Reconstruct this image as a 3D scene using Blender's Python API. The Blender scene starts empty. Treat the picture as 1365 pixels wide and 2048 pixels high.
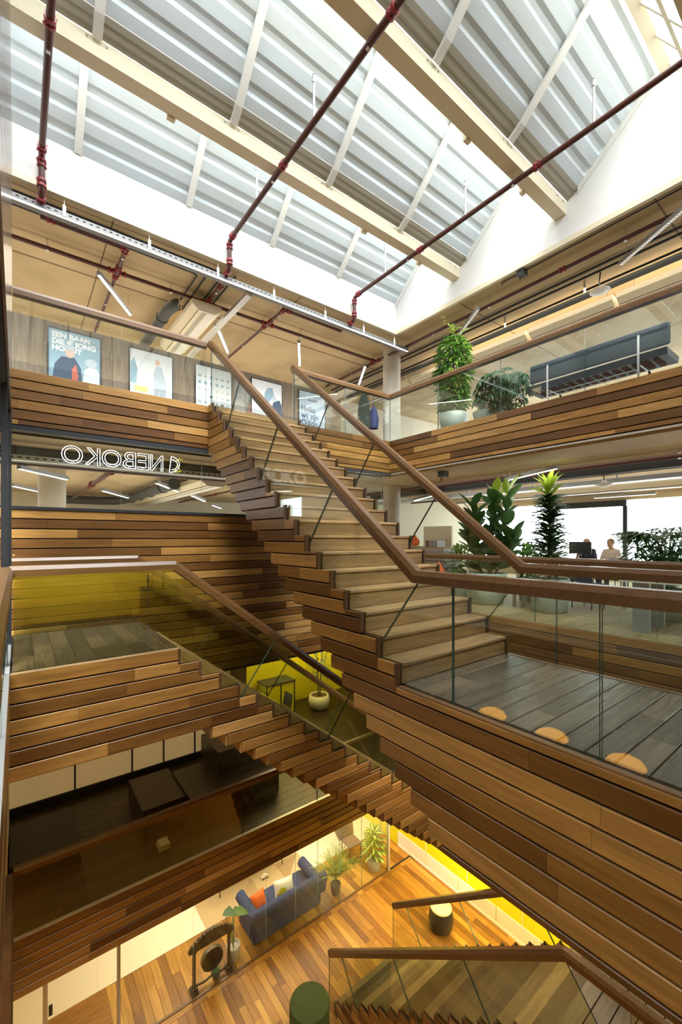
import bpy, math, random
from mathutils import Vector, Matrix, Quaternion, Euler
R = math.radians
random.seed(7)
S = bpy.context.scene
C = S.collection
# ---------------------------------------------------------------- camera, world, light, exposure
cam = bpy.data.cameras.new('camera')
cam.sensor_fit = 'VERTICAL'; cam.sensor_height = 36.0
cam.lens = 841.0 / 2048 * 36
cam.shift_y = 52.0 / 2048
cam.clip_start = 0.01
co = bpy.data.objects.new('camera', cam); C.objects.link(co)
co.location = (0, 0, 0); co.rotation_euler = (R(90), 0, R(52.41 - 90))
S.camera = co
S.view_settings.view_transform = 'Standard'; S.view_settings.look = 'None'
S.view_settings.gamma = 1; S.view_settings.use_curve_mapping = False
S.view_settings.exposure = 0.0
S.cycles.max_bounces = 8; S.cycles.transparent_max_bounces = 24
S.cycles.diffuse_bounces = 4; S.cycles.glossy_bounces = 3; S.cycles.transmission_bounces = 4
S.cycles.caustics_reflective = False; S.cycles.caustics_refractive = False
S.cycles.use_denoising = True
S.cycles.sample_clamp_indirect = 4.0
w = bpy.data.worlds.new('world'); S.world = w; w.use_nodes = True
bg = w.node_tree.nodes['Background']
bg.inputs[0].default_value = (0.86, 0.93, 1.0, 1); bg.inputs[1].default_value = 8.5
# bright overcast sun behind the camera, coming in over the saw-tooth roof
sd = bpy.data.lights.new('sun', 'SUN'); sd.energy = 18.0; sd.angle = R(40); sd.color = (1, .98, .95)
so = bpy.data.objects.new('sun', sd); C.objects.link(so)
so.rotation_euler = Vector((0.1, 0.52, -0.83)).to_track_quat('-Z', 'Y').to_euler()
WARM = (1.0, .74, .42); AMB = (1.0, .58, .17); NEU = (1.0, .90, .74)
def area(x, y, z, sx, sy, e, col, up=False, rz=0, ry=None):
    d = bpy.data.lights.new('lamp_or_fill_light', 'AREA'); d.shape = 'RECTANGLE'; d.size = sx; d.size_y = sy
    d.energy = e; d.color = col
    o = bpy.data.objects.new('lamp_or_fill_light', d); C.objects.link(o)
    o.location = (x, y, z); o.rotation_euler = (R(180) if up else 0, 0, rz)
    if ry is not None: o.rotation_euler = (ry, 0, 0)
    return o
G, L1, L2, LD, L3, C3 = -8.44, -5.22, -1.33, -1.23, 2.19, 5.05
# unseen fill lights added to brighten each storey, some aimed up at its ceiling
area(3.0, 9.9, 3.0, 9, 3.5, 165, NEU, up=True)         # third floor, back
area(9.6, 4.0, 3.0, 3.5, 9, 55, NEU, up=True)        # third floor, right
area(3.0, 10.5, 4.9, 7, 3, 60, NEU)
area(10.5, 4.0, 4.9, 4, 8, 300, NEU)
area(2.5, 10.5, -.2, 8, 5, 150, NEU, up=True)         # second floor behind the back window
area(9.5, 3.0, -.3, 4, 8, 40, NEU, up=True)          # second floor, right
area(9.5, 3.0, 1.35, 4, 8, 90, (1, .94, .84))
area(6.8, 10.2, -2.4, 3, 2.5, 190, WARM)              # first floor behind
area(1.5, 8.6, -2.4, 4, 2, 7, AMB)
area(8.5, 3.0, -2.4, 3, 6, 200, WARM)
area(-1.6, 2.6, -2.3, 2, 5, 45, AMB)                # first floor, left
area(4.5, 9.2, -6.15, 6, 2, 190, (1, .80, .52))       # ground floor room
area(-1.4, 4.0, -6.1, 2, 6, 260, AMB)
area(7.4, 4.5, -6.1, 1.2, 5, 330, (1, .76, .4))
area(5.3, .8, -6.2, 1.4, 2.2, 90, AMB)
area(5.3, 3.6, -2.5, 1.2, 2.0, 60, WARM)               # under the deck, over the lowest stair
area(1.5, -1.9, -.9, 4, 1.2, 110, (1, .95, .8), ry=R(-90))  # unseen light added on the yellow wall, to strengthen its reflection in the glass

# ---------------------------------------------------------------- materials
def mat(name, col=(.8, .8, .8), rough=.5, metal=0, emit=None, es=1.0, spec=.5, alpha=None):
    m = bpy.data.materials.new(name); m.use_nodes = True
    b = m.node_tree.nodes['Principled BSDF']
    b.inputs['Base Color'].default_value = (*col, 1); b.inputs['Roughness'].default_value = rough
    b.inputs['Metallic'].default_value = metal; b.inputs['Specular IOR Level'].default_value = spec
    if emit: b.inputs['Emission Color'].default_value = (*emit, 1); b.inputs['Emission Strength'].default_value = es
    return m
def NT(m):
    t = m.node_tree
    return t, t.nodes, t.links, t.nodes['Principled BSDF']
def ramp(ns, stops):
    r = ns.new('ShaderNodeValToRGB'); e = r.color_ramp.elements
    e[0].position, e[0].color = stops[0][0], (*stops[0][1], 1)
    e[1].position, e[1].color = stops[-1][0], (*stops[-1][1], 1)
    for p, c in stops[1:-1]:
        n = e.new(p); n.color = (*c, 1)
    return r
def wood(name, stops, rough=.38, grain=(1.3, 16, 16), lo=.62, bump=.15):
    m = mat(name, rough=rough); t, ns, ln, b = NT(m)
    tc = ns.new('ShaderNodeTexCoord'); oi = ns.new('ShaderNodeObjectInfo')
    mu = ns.new('ShaderNodeVectorMath'); mu.operation = 'SCALE'; mu.inputs[0].default_value = (37, 11, 23)
    ln.new(oi.outputs['Random'], mu.inputs['Scale'])
    mp = ns.new('ShaderNodeMapping'); mp.inputs['Scale'].default_value = grain
    ln.new(tc.outputs['Object'], mp.inputs['Vector']); ln.new(mu.outputs[0], mp.inputs['Location'])
    n1 = ns.new('ShaderNodeTexNoise'); n1.inputs['Scale'].default_value = 1.6; n1.inputs['Detail'].default_value = 5
    n1.inputs['Distortion'].default_value = .7; ln.new(mp.outputs[0], n1.inputs['Vector'])
    g = ramp(ns, [(.3, (lo,) * 3), (.72, (1.12,) * 3)]); ln.new(n1.outputs[0], g.inputs[0])
    rc = ramp(ns, stops); ln.new(oi.outputs['Random'], rc.inputs[0])
    mx = ns.new('ShaderNodeMixRGB'); mx.blend_type = 'MULTIPLY'; mx.inputs[0].default_value = 1
    ln.new(rc.outputs[0], mx.inputs[1]); ln.new(g.outputs[0], mx.inputs[2]); ln.new(mx.outputs[0], b.inputs['Base Color'])
    bp = ns.new('ShaderNodeBump'); bp.inputs['Strength'].default_value = bump; bp.inputs['Distance'].default_value = .002
    ln.new(n1.outputs[0], bp.inputs['Height']); ln.new(bp.outputs[0], b.inputs['Normal'])
    return m
TEAK = [(0, (.105, .043, .010)), (.3, (.18, .082, .018)), (.6, (.28, .138, .032)), (.85, (.395, .21, .055)), (1, (.51, .30, .10))]
M = {}
M['teak'] = wood('teak_cladding', TEAK)
M['tread'] = wood('teak_tread', [(0, (.25, .155, .07)), (1, (.38, .25, .115))], rough=.42)
M['deckfloor'] = wood('deck_flooring', [(0, (.075, .06, .042)), (.6, (.12, .095, .065)), (1, (.17, .125, .08))], rough=.26)
M['floor'] = wood('parquet', [(0, (.21, .085, .013)), (.4, (.34, .155, .022)), (.8, (.46, .23, .036)), (1, (.60, .34, .07))], rough=.36)
M['teakgloss'] = wood('varnished_sheen_panel', [(0, (.20, .15, .12)), (1, (.26, .20, .165))], rough=.16, grain=(2, 20, 20))  # teak greyed and paled: the skylight's glancing sheen put into the colour
M['capwood'] = wood('dark_end_grain', [(0, (.07, .035, .016)), (1, (.11, .055, .026))], rough=.4)
M['rail'] = wood('handrail_wood', [(0, (.105, .052, .019)), (1, (.165, .085, .032))], rough=.3, lo=.75)
M['darkfloor'] = wood('dark_flooring', [(0, (.03, .02, .009)), (1, (.075, .05, .02))], rough=.35)
M['riser'] = wood('teak_riser_shaded', [(0, (.16, .098, .038)), (1, (.27, .175, .075))], rough=.42)  # tread wood darkened, so the risers' shade is in the colour
M['stairfloor'] = wood('stair_flooring', [(0, (.035, .024, .012)), (.5, (.13, .09, .042)), (1, (.32, .22, .10))], rough=.4)
M['locker'] = wood('grey_brown_wood', [(0, (.20, .15, .10)), (1, (.27, .20, .14))], rough=.6, grain=(14, 14, 1))
M['nearblack'] = mat('dark_backing', (.015, .012, .01), .9)  # near-black base colour, seen in the plank joints
M['black'] = mat('black_steel', (.018, .022, .028), .4)
M['white'] = mat('white_plaster', (.86, .86, .85), .7)
M['whitepaint'] = mat('white_paint', (.80, .80, .76), .45)
M['cream'] = mat('cream_enamel', (.80, .72, .53), .45)
M['lightmetal'] = mat('galvanised_steel', (.62, .63, .64), .4, .7)
M['chrome'] = mat('chrome', (.8, .8, .82), .15, 1)
M['red'] = mat('red_oxide_paint', (.085, .026, .02), .35)
M['redclamp'] = mat('red_coupling', (.26, .022, .03), .35)
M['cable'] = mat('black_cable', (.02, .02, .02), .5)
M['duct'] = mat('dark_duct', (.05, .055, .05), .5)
M['grille'] = mat('grille_grey', (.45, .42, .35), .6)
M['led'] = mat('lamp_diffuser', (1, 1, 1), .5, emit=(1, .95, .84), es=3.5)
M['ledgrid'] = mat('louvred_diffuser', (.7, .68, .6), .5, emit=(1, .95, .84), es=.5)
M['blind'] = mat('self_lit_blind', (.55, .42, .2), .8, emit=(1, .70, .30), es=.2)  # glow from behind put in as the blind's own emission
M['gutter'] = mat('gutter_grey', (.36, .34, .28), .55)
M['traygrey'] = mat('tray_grey', (.20, .20, .20), .5, .2)
M['lamp'] = mat('lamp_housing', (.36, .37, .38), .4, .3)
M['neon'] = mat('neon_white', (1, 1, 1), .5, emit=(1, 1, 1), es=2.6)
M['neony'] = mat('neon_yellow', (1, 1, 0), .5, emit=(.8, .75, .02), es=1.6)
M['yellow'] = mat('yellow_paint', (.70, .66, .01), .5)
M['mustard'] = mat('mustard_paint', (.85, .52, .01), .6)
M['galleryfloor'] = wood('gallery_flooring', [(0, (.34, .22, .09)), (1, (.48, .33, .15))], rough=.65)
M['offwhite'] = mat('ivory_wall', (.80, .72, .56), .7)
M['carpet'] = mat('pale_carpet', (.80, .74, .62), .95)
M['blue'] = mat('blue_velvet', (.009, .034, .125), .75)
M['orange'] = mat('orange_fabric', (.75, .14, .02), .8)
M['green'] = mat('green_fabric', (.04, .06, .012), .9)
M['ebony'] = mat('carved_ebony', (.035, .022, .012), .5)
M['bronze'] = mat('aged_bronze', (.13, .115, .075), .4, .8)
M['bronzedark'] = mat('dark_bronze', (.03, .028, .022), .35, .8)
M['pot'] = mat('grey_green_glaze', (.52, .60, .53), .45)
M['potgrey'] = mat('stone_grey_pot', (.42, .40, .34), .7)
M['potdark'] = mat('dark_pot', (.06, .05, .04), .5)
M['soil'] = mat('soil', (.03, .02, .012), .95)
M['bark'] = mat('bark', (.16, .11, .06), .8)
M['skyglass'] = mat('bench_vinyl', (.028, .05, .072), .4)
M['webbing'] = mat('red_webbing', (.20, .05, .04), .7)
def leafmat(name, c1, c2, rough=.4):
    m = mat(name, rough=rough); t, ns, ln, b = NT(m)
    tc = ns.new('ShaderNodeNewGeometry'); r = ramp(ns, [(0, c1), (1, c2)])
    ln.new(tc.outputs['Random Per Island'], r.inputs[0]); ln.new(r.outputs[0], b.inputs['Base Color'])
    tl = ns.new('ShaderNodeBsdfTranslucent'); mx = ns.new('ShaderNodeMixShader'); mx.inputs[0].default_value = .35
    ln.new(r.outputs[0], tl.inputs[0]); ln.new(b.outputs[0], mx.inputs[1]); ln.new(tl.outputs[0], mx.inputs[2])
    ln.new(mx.outputs[0], ns['Material Output'].inputs[0])
    return m
M['leaf'] = leafmat('leaf_green', (.035, .12, .014), (.13, .32, .04))
M['leafdark'] = leafmat('leaf_dark', (.025, .075, .022), (.09, .21, .06), .3)
M['leaffresh'] = leafmat('leaf_fresh', (.22, .40, .03), (.42, .55, .06))
M['leafblue'] = leafmat('leaf_blue_green', (.025, .10, .05), (.07, .21, .09))
M['leafpalm'] = leafmat('palm_frond', (.10, .20, .02), (.30, .42, .06))
m = mat('concrete', (.56, .44, .27), .85); M['concrete'] = m
t, ns, ln, b = NT(m)
tc = ns.new('ShaderNodeTexCoord'); n1 = ns.new('ShaderNodeTexNoise'); n1.inputs['Scale'].default_value = .7; n1.inputs['Detail'].default_value = 7
ln.new(tc.outputs['Object'], n1.inputs['Vector'])
r_ = ramp(ns, [(.3, (.40, .295, .155)), (.55, (.54, .41, .235)), (.75, (.47, .35, .195))]); ln.new(n1.outputs[0], r_.inputs[0]); ln.new(r_.outputs[0], b.inputs['Base Color'])
m = mat('column_concrete', (.55, .52, .46), .75); M['column'] = m
t, ns, ln, b = NT(m)
tc = ns.new('ShaderNodeTexCoord'); n1 = ns.new('ShaderNodeTexNoise'); n1.inputs['Scale'].default_value = 1.5; n1.inputs['Detail'].default_value = 6
ln.new(tc.outputs['Object'], n1.inputs['Vector'])
r_ = ramp(ns, [(.3, (.42, .38, .31)), (.7, (.62, .59, .53))]); ln.new(n1.outputs[0], r_.inputs[0]); ln.new(r_.outputs[0], b.inputs['Base Color'])
m = mat('roof_sheet', (.74, .77, .78), .42); M['roof'] = m
t, ns, ln, b = NT(m)
tc = ns.new('ShaderNodeTexCoord'); mp = ns.new('ShaderNodeMapping'); mp.inputs['Scale'].default_value = (.5, 3, 3)
n1 = ns.new('ShaderNodeTexNoise'); n1.inputs['Scale'].default_value = 1.2; n1.inputs['Detail'].default_value = 5
ln.new(tc.outputs['Object'], mp.inputs[0]); ln.new(mp.outputs[0], n1.inputs['Vector'])
r_ = ramp(ns, [(.35, (.54, .58, .59)), (.6, (.58, .65, .70))]); ln.new(n1.outputs[0], r_.inputs[0]); ln.new(r_.outputs[0], b.inputs['Base Color'])
m = mat('variegated_leaf', rough=.4); M['varieg'] = m
t, ns, ln, b = NT(m)
tc = ns.new('ShaderNodeTexCoord'); sx = ns.new('ShaderNodeSeparateXYZ'); ln.new(tc.outputs['UV'], sx.inputs[0])
r_ = ramp(ns, [(0, (.50, .58, .12)), (.55, (.42, .52, .08)), (.8, (.05, .14, .015)), (1, (.04, .11, .01))])
ln.new(sx.outputs[0], r_.inputs[0]); ln.new(r_.outputs[0], b.inputs['Base Color'])
def glass(name, tint, gl=1.0, ior=1.5):
    m = bpy.data.materials.new(name); m.use_nodes = True
    t = m.node_tree; ns = t.nodes; ln = t.links; ns.clear()
    o = ns.new('ShaderNodeOutputMaterial'); mx = ns.new('ShaderNodeMixShader')
    tr = ns.new('ShaderNodeBsdfTransparent'); tr.inputs[0].default_value = (*tint, 1)
    g = ns.new('ShaderNodeBsdfGlossy'); g.inputs['Roughness'].default_value = 0.0; g.inputs[0].default_value = (.95, 1, .97, 1)
    f = ns.new('ShaderNodeLayerWeight'); f.inputs['Blend'].default_value = .5
    pw = ns.new('ShaderNodeMath'); pw.operation = 'POWER'; pw.inputs[1].default_value = 4.2
    ln.new(f.outputs['Facing'], pw.inputs[0])
    mm = ns.new('ShaderNodeMath'); mm.operation = 'MULTIPLY_ADD'; mm.inputs[1].default_value = .85; mm.inputs[2].default_value = .042 * gl; mm.use_clamp = True
    ln.new(pw.outputs[0], mm.inputs[0]); ln.new(mm.outputs[0], mx.inputs[0])
    ln.new(tr.outputs[0], mx.inputs[1]); ln.new(g.outputs[0], mx.inputs[2]); ln.new(mx.outputs[0], o.inputs[0])
    return m
M['glass'] = glass('clear_glass', (.955, .985, .97))
M['oliveglass'] = glass('bronze_tinted_glass', (.83, .84, .70))
M['glassedge'] = mat('glass_edge', (.05, .10, .085), .2)
M['glassedgelight'] = mat('glass_edge_light', (.35, .45, .42), .2)

# ---------------------------------------------------------------- helpers
W = {}
def place(o, parent, loc):
    loc = Vector(loc); C.objects.link(o); W[o.name] = loc
    if parent is not None:
        o.parent = parent; o.location = loc - W[parent.name]
    else: o.location = loc
    return o
def tag(o, label, cat, group=None):
    o['label'] = label; o['category'] = cat
    if group: o['group'] = group
    return o
def emp(name, label, cat, loc=(0, 0, 0), rz=0, group=None):
    o = bpy.data.objects.new(name, None); o.empty_display_size = .1
    place(o, None, loc); o.rotation_euler = (0, 0, rz)
    return tag(o, label, cat, group)
def struct(o, label=None):
    o['kind'] = 'structure'
    if label: o['label'] = label
    return o
class MB:
    def __init__(s): s.v = []; s.f = []; s.mi = []; s.sm = []
    def add(s, vs, fs, mi=0, sm=False):
        n = len(s.v); s.v += [tuple(v) for v in vs]
        for f in fs: s.f.append(tuple(i + n for i in f)); s.mi.append(mi); s.sm.append(sm)
        return s
    def box(s, lo, hi, mi=0):
        (a, b, c), (d, e, f) = lo, hi
        return s.add([(a, b, c), (d, b, c), (d, e, c), (a, e, c), (a, b, f), (d, b, f), (d, e, f), (a, e, f)],
              [(0, 3, 2, 1), (4, 5, 6, 7), (0, 1, 5, 4), (1, 2, 6, 5), (2, 3, 7, 6), (3, 0, 4, 7)], mi)
    def tube(s, pts, r, n=8, mi=0, cap=True):
        pts = [Vector(p) for p in pts]; k = len(pts); rs = r if isinstance(r, (list, tuple)) else [r] * k
        base = None; rings = []
        for i, p in enumerate(pts):
            d = (pts[min(i + 1, k - 1)] - pts[max(i - 1, 0)]).normalized()
            if base is None: base = d.orthogonal().normalized()
            base = (base - d * base.dot(d)).normalized(); u = d.cross(base)
            rings.append([p + (base * math.cos(2 * math.pi * j / n) + u * math.sin(2 * math.pi * j / n)) * rs[i] for j in range(n)])
        vs = [v for q in rings for v in q]; fs = []
        for i in range(k - 1):
            for j in range(n):
                fs.append((i * n + j, i * n + (j + 1) % n, (i + 1) * n + (j + 1) % n, (i + 1) * n + j))
        s.add(vs, fs, mi, True)
        if cap: s.add(rings[0], [tuple(range(n - 1, -1, -1))], mi); s.add(rings[-1], [tuple(range(n))], mi)
        return s
    def lathe(s, prof, n=20, c=(0, 0, 0), mi=0, cap=True):
        vs = []; fs = []
        for (r, z) in prof:
            for j in range(n):
                a = 2 * math.pi * j / n; vs.append((c[0] + r * math.cos(a), c[1] + r * math.sin(a), c[2] + z))
        for i in range(len(prof) - 1):
            for j in range(n):
                fs.append((i * n + j, i * n + (j + 1) % n, (i + 1) * n + (j + 1) % n, (i + 1) * n + j))
        s.add(vs, fs, mi, True)
        if cap:
            s.add(vs[:n], [tuple(range(n - 1, -1, -1))], mi); s.add(vs[-n:], [tuple(range(n))], mi)
        return s
    def extrude(s, poly, vec, mi=0, cap=True):
        vec = Vector(vec); n = len(poly); a = [Vector(p) for p in poly]; b = [p + vec for p in a]
        s.add(a + b, [(i, (i + 1) % n, n + (i + 1) % n, n + i) for i in range(n)], mi)
        if cap: s.add(a + b, [tuple(range(n - 1, -1, -1)), tuple(range(n, 2 * n))], mi)
        return s
    def mesh(s, name, mats, origin=(0, 0, 0)):
        o = Vector(origin); me = bpy.data.meshes.new(name)
        me.from_pydata([Vector(v) - o for v in s.v], [], s.f)
        for m in (mats if isinstance(mats, (list, tuple)) else [mats]): me.materials.append(M[m] if isinstance(m, str) else m)
        me.polygons.foreach_set('material_index', s.mi); me.polygons.foreach_set('use_smooth', s.sm)
        me.validate(); me.update()
        return me
    def build(s, name, mats, parent=None, origin=None):
        if origin is None:
            lo = Vector((min(v[i] for v in s.v) for i in range(3))); hi = Vector((max(v[i] for v in s.v) for i in range(3)))
            origin = (lo + hi) / 2
        return place(bpy.data.objects.new(name, s.mesh(name, mats, origin)), parent, origin)
    def local(s, name, mats, root):            # vertices already in the root's own frame
        o = bpy.data.objects.new(name, s.mesh(name, mats)); C.objects.link(o); o.parent = root; W[o.name] = Vector((0, 0, 0))
        return o
def box(name, lo, hi, m, parent=None):
    lo2 = [min(a, b) for a, b in zip(lo, hi)]; hi2 = [max(a, b) for a, b in zip(lo, hi)]
    return MB().box(lo2, hi2).build(name, m, parent)
PM = {}
def plank(name, lo, hi, axis, m, parent, j=True):
    lo = [min(a, b) for a, b in zip(lo, hi)], [max(a, b) for a, b in zip(lo, hi)]
    lo, hi = lo
    dx, dy, dz = (hi[i] - lo[i] for i in range(3))
    if axis == 'y': dx, dy = dy, dx
    key = (round(dx, 3), round(dy, 3), round(dz, 3), m)
    if key not in PM:
        c_ = min(.0045, dz * .2, dy * .3); y_, z_ = dy / 2, dz / 2
        PM[key] = MB().extrude([(-dx / 2, a, b) for a, b in ((-y_ + c_, -z_), (y_ - c_, -z_), (y_, -z_ + c_), (y_, z_ - c_), (y_ - c_, z_), (-y_ + c_, z_), (-y_, z_ - c_), (-y_, -z_ + c_))], (dx, 0, 0)).mesh(name, m)
    o = bpy.data.objects.new(name, PM[key])
    place(o, parent, [(lo[i] + hi[i]) / 2 for i in range(3)])
    if axis == 'y': o.rotation_euler = (0, 0, R(90))
    return o
def cuts(a, b, lmin=1.1, lmax=2.3, first=None):
    out = [a]; p = a + (first if first else random.uniform(.4, lmax))
    while p < b - .45:
        out.append(p); p += random.uniform(lmin, lmax)
    return out + [b]
GAP = .014
def clad(parent, axis, face, out, a0, a1, z0, z1, pitch=.131, m='teak', th=.022, name='plank', lens=(1.1, 2.3)):
    """rows of horizontal planks on a vertical face; out = +1/-1 side the planks look to"""
    z = z1
    while z > z0 + .02:
        zb = max(z0, z - pitch + GAP)
        cs = cuts(a0, a1, *lens)
        for p, q in zip(cs, cs[1:]):
            f0, f1 = face, face + out * th
            lo, hi = ((p + .001, f0, zb), (q - .001, f1, z)) if axis == 'x' else ((f0, p + .001, zb), (f1, q - .001, z))
            plank(name, lo, hi, axis, m, parent)
        z -= pitch
def sweep(name, path, parent, w=.105, h=.098, m='rail', cap=True):
    """handrail: path of the rail's top centre"""
    prof = [(-w * .32, 0), (w * .32, 0), (w / 2, -h * .38), (w / 2, -h), (-w / 2, -h), (-w / 2, -h * .38)]
    pts = [Vector(p) for p in path]; n = len(prof); rings = []
    for i, p in enumerate(pts):
        t1 = (pts[i] - pts[i - 1]).normalized() if i else None
        t2 = (pts[i + 1] - pts[i]).normalized() if i < len(pts) - 1 else None
        t = t1 or t2; nn = ((t1 + t2).normalized() if t1 and t2 else t)
        side = t.cross(Vector((0, 0, 1))).normalized(); up = side.cross(t)
        ring = []
        for (a, b) in prof:
            q = p + side * a + up * b
            k = -((q - p).dot(nn)) / t.dot(nn); ring.append(q + t * k)
        rings.append(ring)
    mb = MB(); vs = [v for r in rings for v in r]; fs = []
    for i in range(len(pts) - 1):
        for j in range(n): fs.append((i * n + j, i * n + (j + 1) % n, (i + 1) * n + (j + 1) % n, (i + 1) * n + j))
    fs += [tuple(range(n)), tuple(range(len(vs) - 1, len(vs) - n - 1, -1))]
    mb.add(vs, fs)
    # one object per straight run would break the mitre: keep the rail whole, grain along the first run
    return mb.build(name, m, parent)
def pane(poly, nrm, parent, th=.017, g='glass', e='glassedge', name='pane'):
    """flat glass pane: poly in order, thickness along nrm"""
    nrm = Vector(nrm).normalized() * th; a = [Vector(p) - nrm / 2 for p in poly]; n = len(a)
    b = [p + nrm for p in a]; mb = MB()
    mb.add(a + b, [tuple(range(n - 1, -1, -1)), tuple(range(n, 2 * n))], 0)
    mb.add(a + b, [(i, (i + 1) % n, n + (i + 1) % n, n + i) for i in range(n)], 1)
    return mb.build(name, [g, e], parent)
def straight_glass(parent, axis, fixed, a0, a1, z0, z1, n, g='glass', gap=.012, e='glassedge'):
    for i in range(n):
        p = a0 + (a1 - a0) * i / n + gap / 2; q = a0 + (a1 - a0) * (i + 1) / n - gap / 2
        if axis == 'x': pane([(p, fixed, z0), (q, fixed, z0), (q, fixed, z1), (p, fixed, z1)], (0, 1, 0), parent, g=g, e=e)
        else: pane([(fixed, p, z0), (fixed, q, z0), (fixed, q, z1), (fixed, p, z1)], (1, 0, 0), parent, g=g, e=e)

# ---------------------------------------------------------------- big structure
AE, BE = 6.68, 6.87            # right and back edges of the well
XM = 16.0
# third floor slabs with their plank fascias
t1 = struct(box('trim_1', (-2.6, BE + .03, 1.46), (XM, 12.2, L3 - .004), 'nearblack'), 'teak plank fascia of the third floor along the back of the well')
clad(t1, 'x', BE + .03, -1, -1.5, AE + .02, 1.475, L3, name='plank')
t2 = struct(box('trim_2', (AE + .03, -4, 1.46), (XM, BE + .02, L3 - .004), 'nearblack'), 'teak plank fascia of the third floor along the right of the well')
clad(t2, 'y', AE + .03, -1, -1.2, BE + .02, 1.475, L3, name='plank')
struct(box('floor_third', (-2.6, BE + .03, L3 - .003), (XM, 12.2, L3 + .004), 'deckfloor'))
struct(box('floor_third_right', (AE + .06, -4, L3 - .003), (XM, BE + .03, L3 + .004), 'deckfloor'))
# concrete soffit of the third floor = ceiling of the second
struct(box('ceiling_second', (-2.6, BE + .12, 1.40), (XM, 16.2, 1.459), 'concrete'))
struct(box('ceiling_second_right', (AE + .12, -4, 1.40), (XM, BE + .12, 1.459), 'concrete'))
tr = struct(box('trim_3', (-.06, BE - .005, 1.40), (AE, BE + .09, 1.462), 'black'), 'black steel edge under the back fascia')
tr = struct(box('trim_4', (AE + .03, -3, 1.435), (AE + .08, BE, 1.462), 'whitepaint'), 'white strip under the right fascia')
# ceiling of the third floor round the rooflight
OA, OB = 7.43, 7.41
for i, (lo, hi) in enumerate([((-3, OB, C3), (XM, 12.4, C3 + .25)), ((OA, -4, C3), (XM, OB, C3 + .25))]):
    struct(box('ceiling_third', lo, hi, 'concrete'))
# shallow casting joints in the concrete
cj = MB()
for x in (1.2, 4.7, 8.2): cj.box((x, OB + .02, C3 - .004), (x + .02, 12.3, C3 + .002))
for y in (9.35, 9.38): cj.box((-2, y, C3 - .004), (XM, y + .012, C3 + .002))
for y in (5.6, 2.1): cj.box((OA + .05, y, C3 - .004), (XM, y + .02, C3 + .002))
o = struct(cj.build('ceiling_joint', 'bark'))
# back and side walls of the rooms
struct(box('wall_third_back', (-2.6, 12.2, L3), (XM, 12.4, C3), 'offwhite'))
struct(box('wall_third_right', (XM, -4, L3), (XM + .2, 12.4, 2.4), 'offwhite'))
struct(box('wall_third_right_head', (XM, -4, 4.3), (XM + .2, 12.4, C3), 'offwhite'))
struct(box('wall_second_back', (-2.6, 16.0, L2), (11.0, 16.2, 1.46), 'offwhite'))
# second floor
struct(box('floor_second_back', (-2.6, BE + .25, L2 - .7), (6.45, 16, L2), 'concrete'))
f2 = struct(box('trim_5', (6.45, -4, -2.06), (XM, 16, L2 - .003), 'nearblack'), 'plank edge of the second floor gallery')
clad(f2, 'y', 6.45, -1, -.6, BE - .1, -2.04, L2, name='plank')
fl = struct(box('floor_gallery', (6.46, -4, L2 - .002), (XM, 16, L2 + .003), 'nearblack'))
y = -1.0
while y < 7.6:
    cs = cuts(6.47, 10.6, 1.2, 2.4)
    for p, q in zip(cs, cs[1:]): plank('floor_board', (p, y, L2), (q - .003, y + .196, L2 + .006), 'x', 'galleryfloor', fl)
    y += .2
struct(box('floor_gallery_far', (10.6, -4, L2 + .001), (XM, 16, L2 + .006), 'galleryfloor'))
# the tall plank wall below the second-floor window
wb = struct(box('wall_back', (-2.6, BE + .03, -2.28), (6.45, BE + .24, .37), 'nearblack'), 'plank wall at the back of the well')
clad(wb, 'x', BE + .03, -1, -1.6, 6.45, -2.26, .375, name='plank')
struct(box('trim_6', (-.1, BE - .01, .375), (6.45, BE + .25, .405), 'black'), 'black sill of the window over the plank wall')
# window_1 : interior glazing with the neon sign behind it
w1 = struct(box('window_1', (-1.6, BE + .16, .40), (6.6, BE + .20, .425), 'black'))
box('window_frame', (-1.6, BE + .16, 1.38), (6.6, BE + .20, 1.40), 'black', w1)
xs = [-1.2, -.02, 1.24, 2.46, 3.72, 5.1, 6.6]
for p, q in zip(xs, xs[1:]):
    pane([(p + .006, BE + .18, .425), (q - .006, BE + .18, .425), (q - .006, BE + .18, 1.38), (p + .006, BE + .18, 1.38)], (0, 1, 0), w1, th=.012, e='glassedgelight')
# first floor : slab, fascia
f1 = struct(box('trim_7', (-2.6, BE + .03, -6.0), (XM, 12.0, L1 - .01), 'nearblack'), 'plank fascia of the first floor along the back of the well')
clad(f1, 'x', BE + .03, -1, -.1, 6.9, -5.985, L1, name='plank')
struct(box('trim_8', (-.06, BE + .012, L1 - .004), (6.6, BE + .06, L1 + .014), 'lightmetal'), 'metal glazing channel on the first floor edge')
fb = struct(box('floor_first', (-2.6, BE + .06, L1 - .012), (6.4, 12.0, L1 - .002), 'nearblack'))
y = BE + .07
while y < 9.7:
    cs = cuts(-.1, 6.4, 1.4, 2.6)
    for p, q in zip(cs, cs[1:]): plank('floor_board', (p, y, L1 - .003), (q - .003, y + .196, L1 + .003), 'x', 'darkfloor', fb)
    y += .2
struct(box('floor_first_right', (6.4, -4, L1 - .75), (XM, 22, L1), 'darkfloor'))
struct(box('floor_first_back', (-2.6, 9.7, L1 - .01), (6.4, 22, L1), 'darkfloor'))
struct(box('ceiling_first', (-2.6, BE + .3, -2.30), (XM, 22, -2.1), 'nearblack'))
struct(box('wall_first_far', (-2.6, 22, L1), (XM, 22.2, -2.2), 'yellow'))
struct(box('wall_first_right', (XM, -4, L1), (XM + .2, 22, -2.2), 'offwhite'))
struct(box('ceiling_first_right', (AE - .1, -4, -2.16), (XM, BE + .3, -2.07), 'nearblack'))
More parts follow.
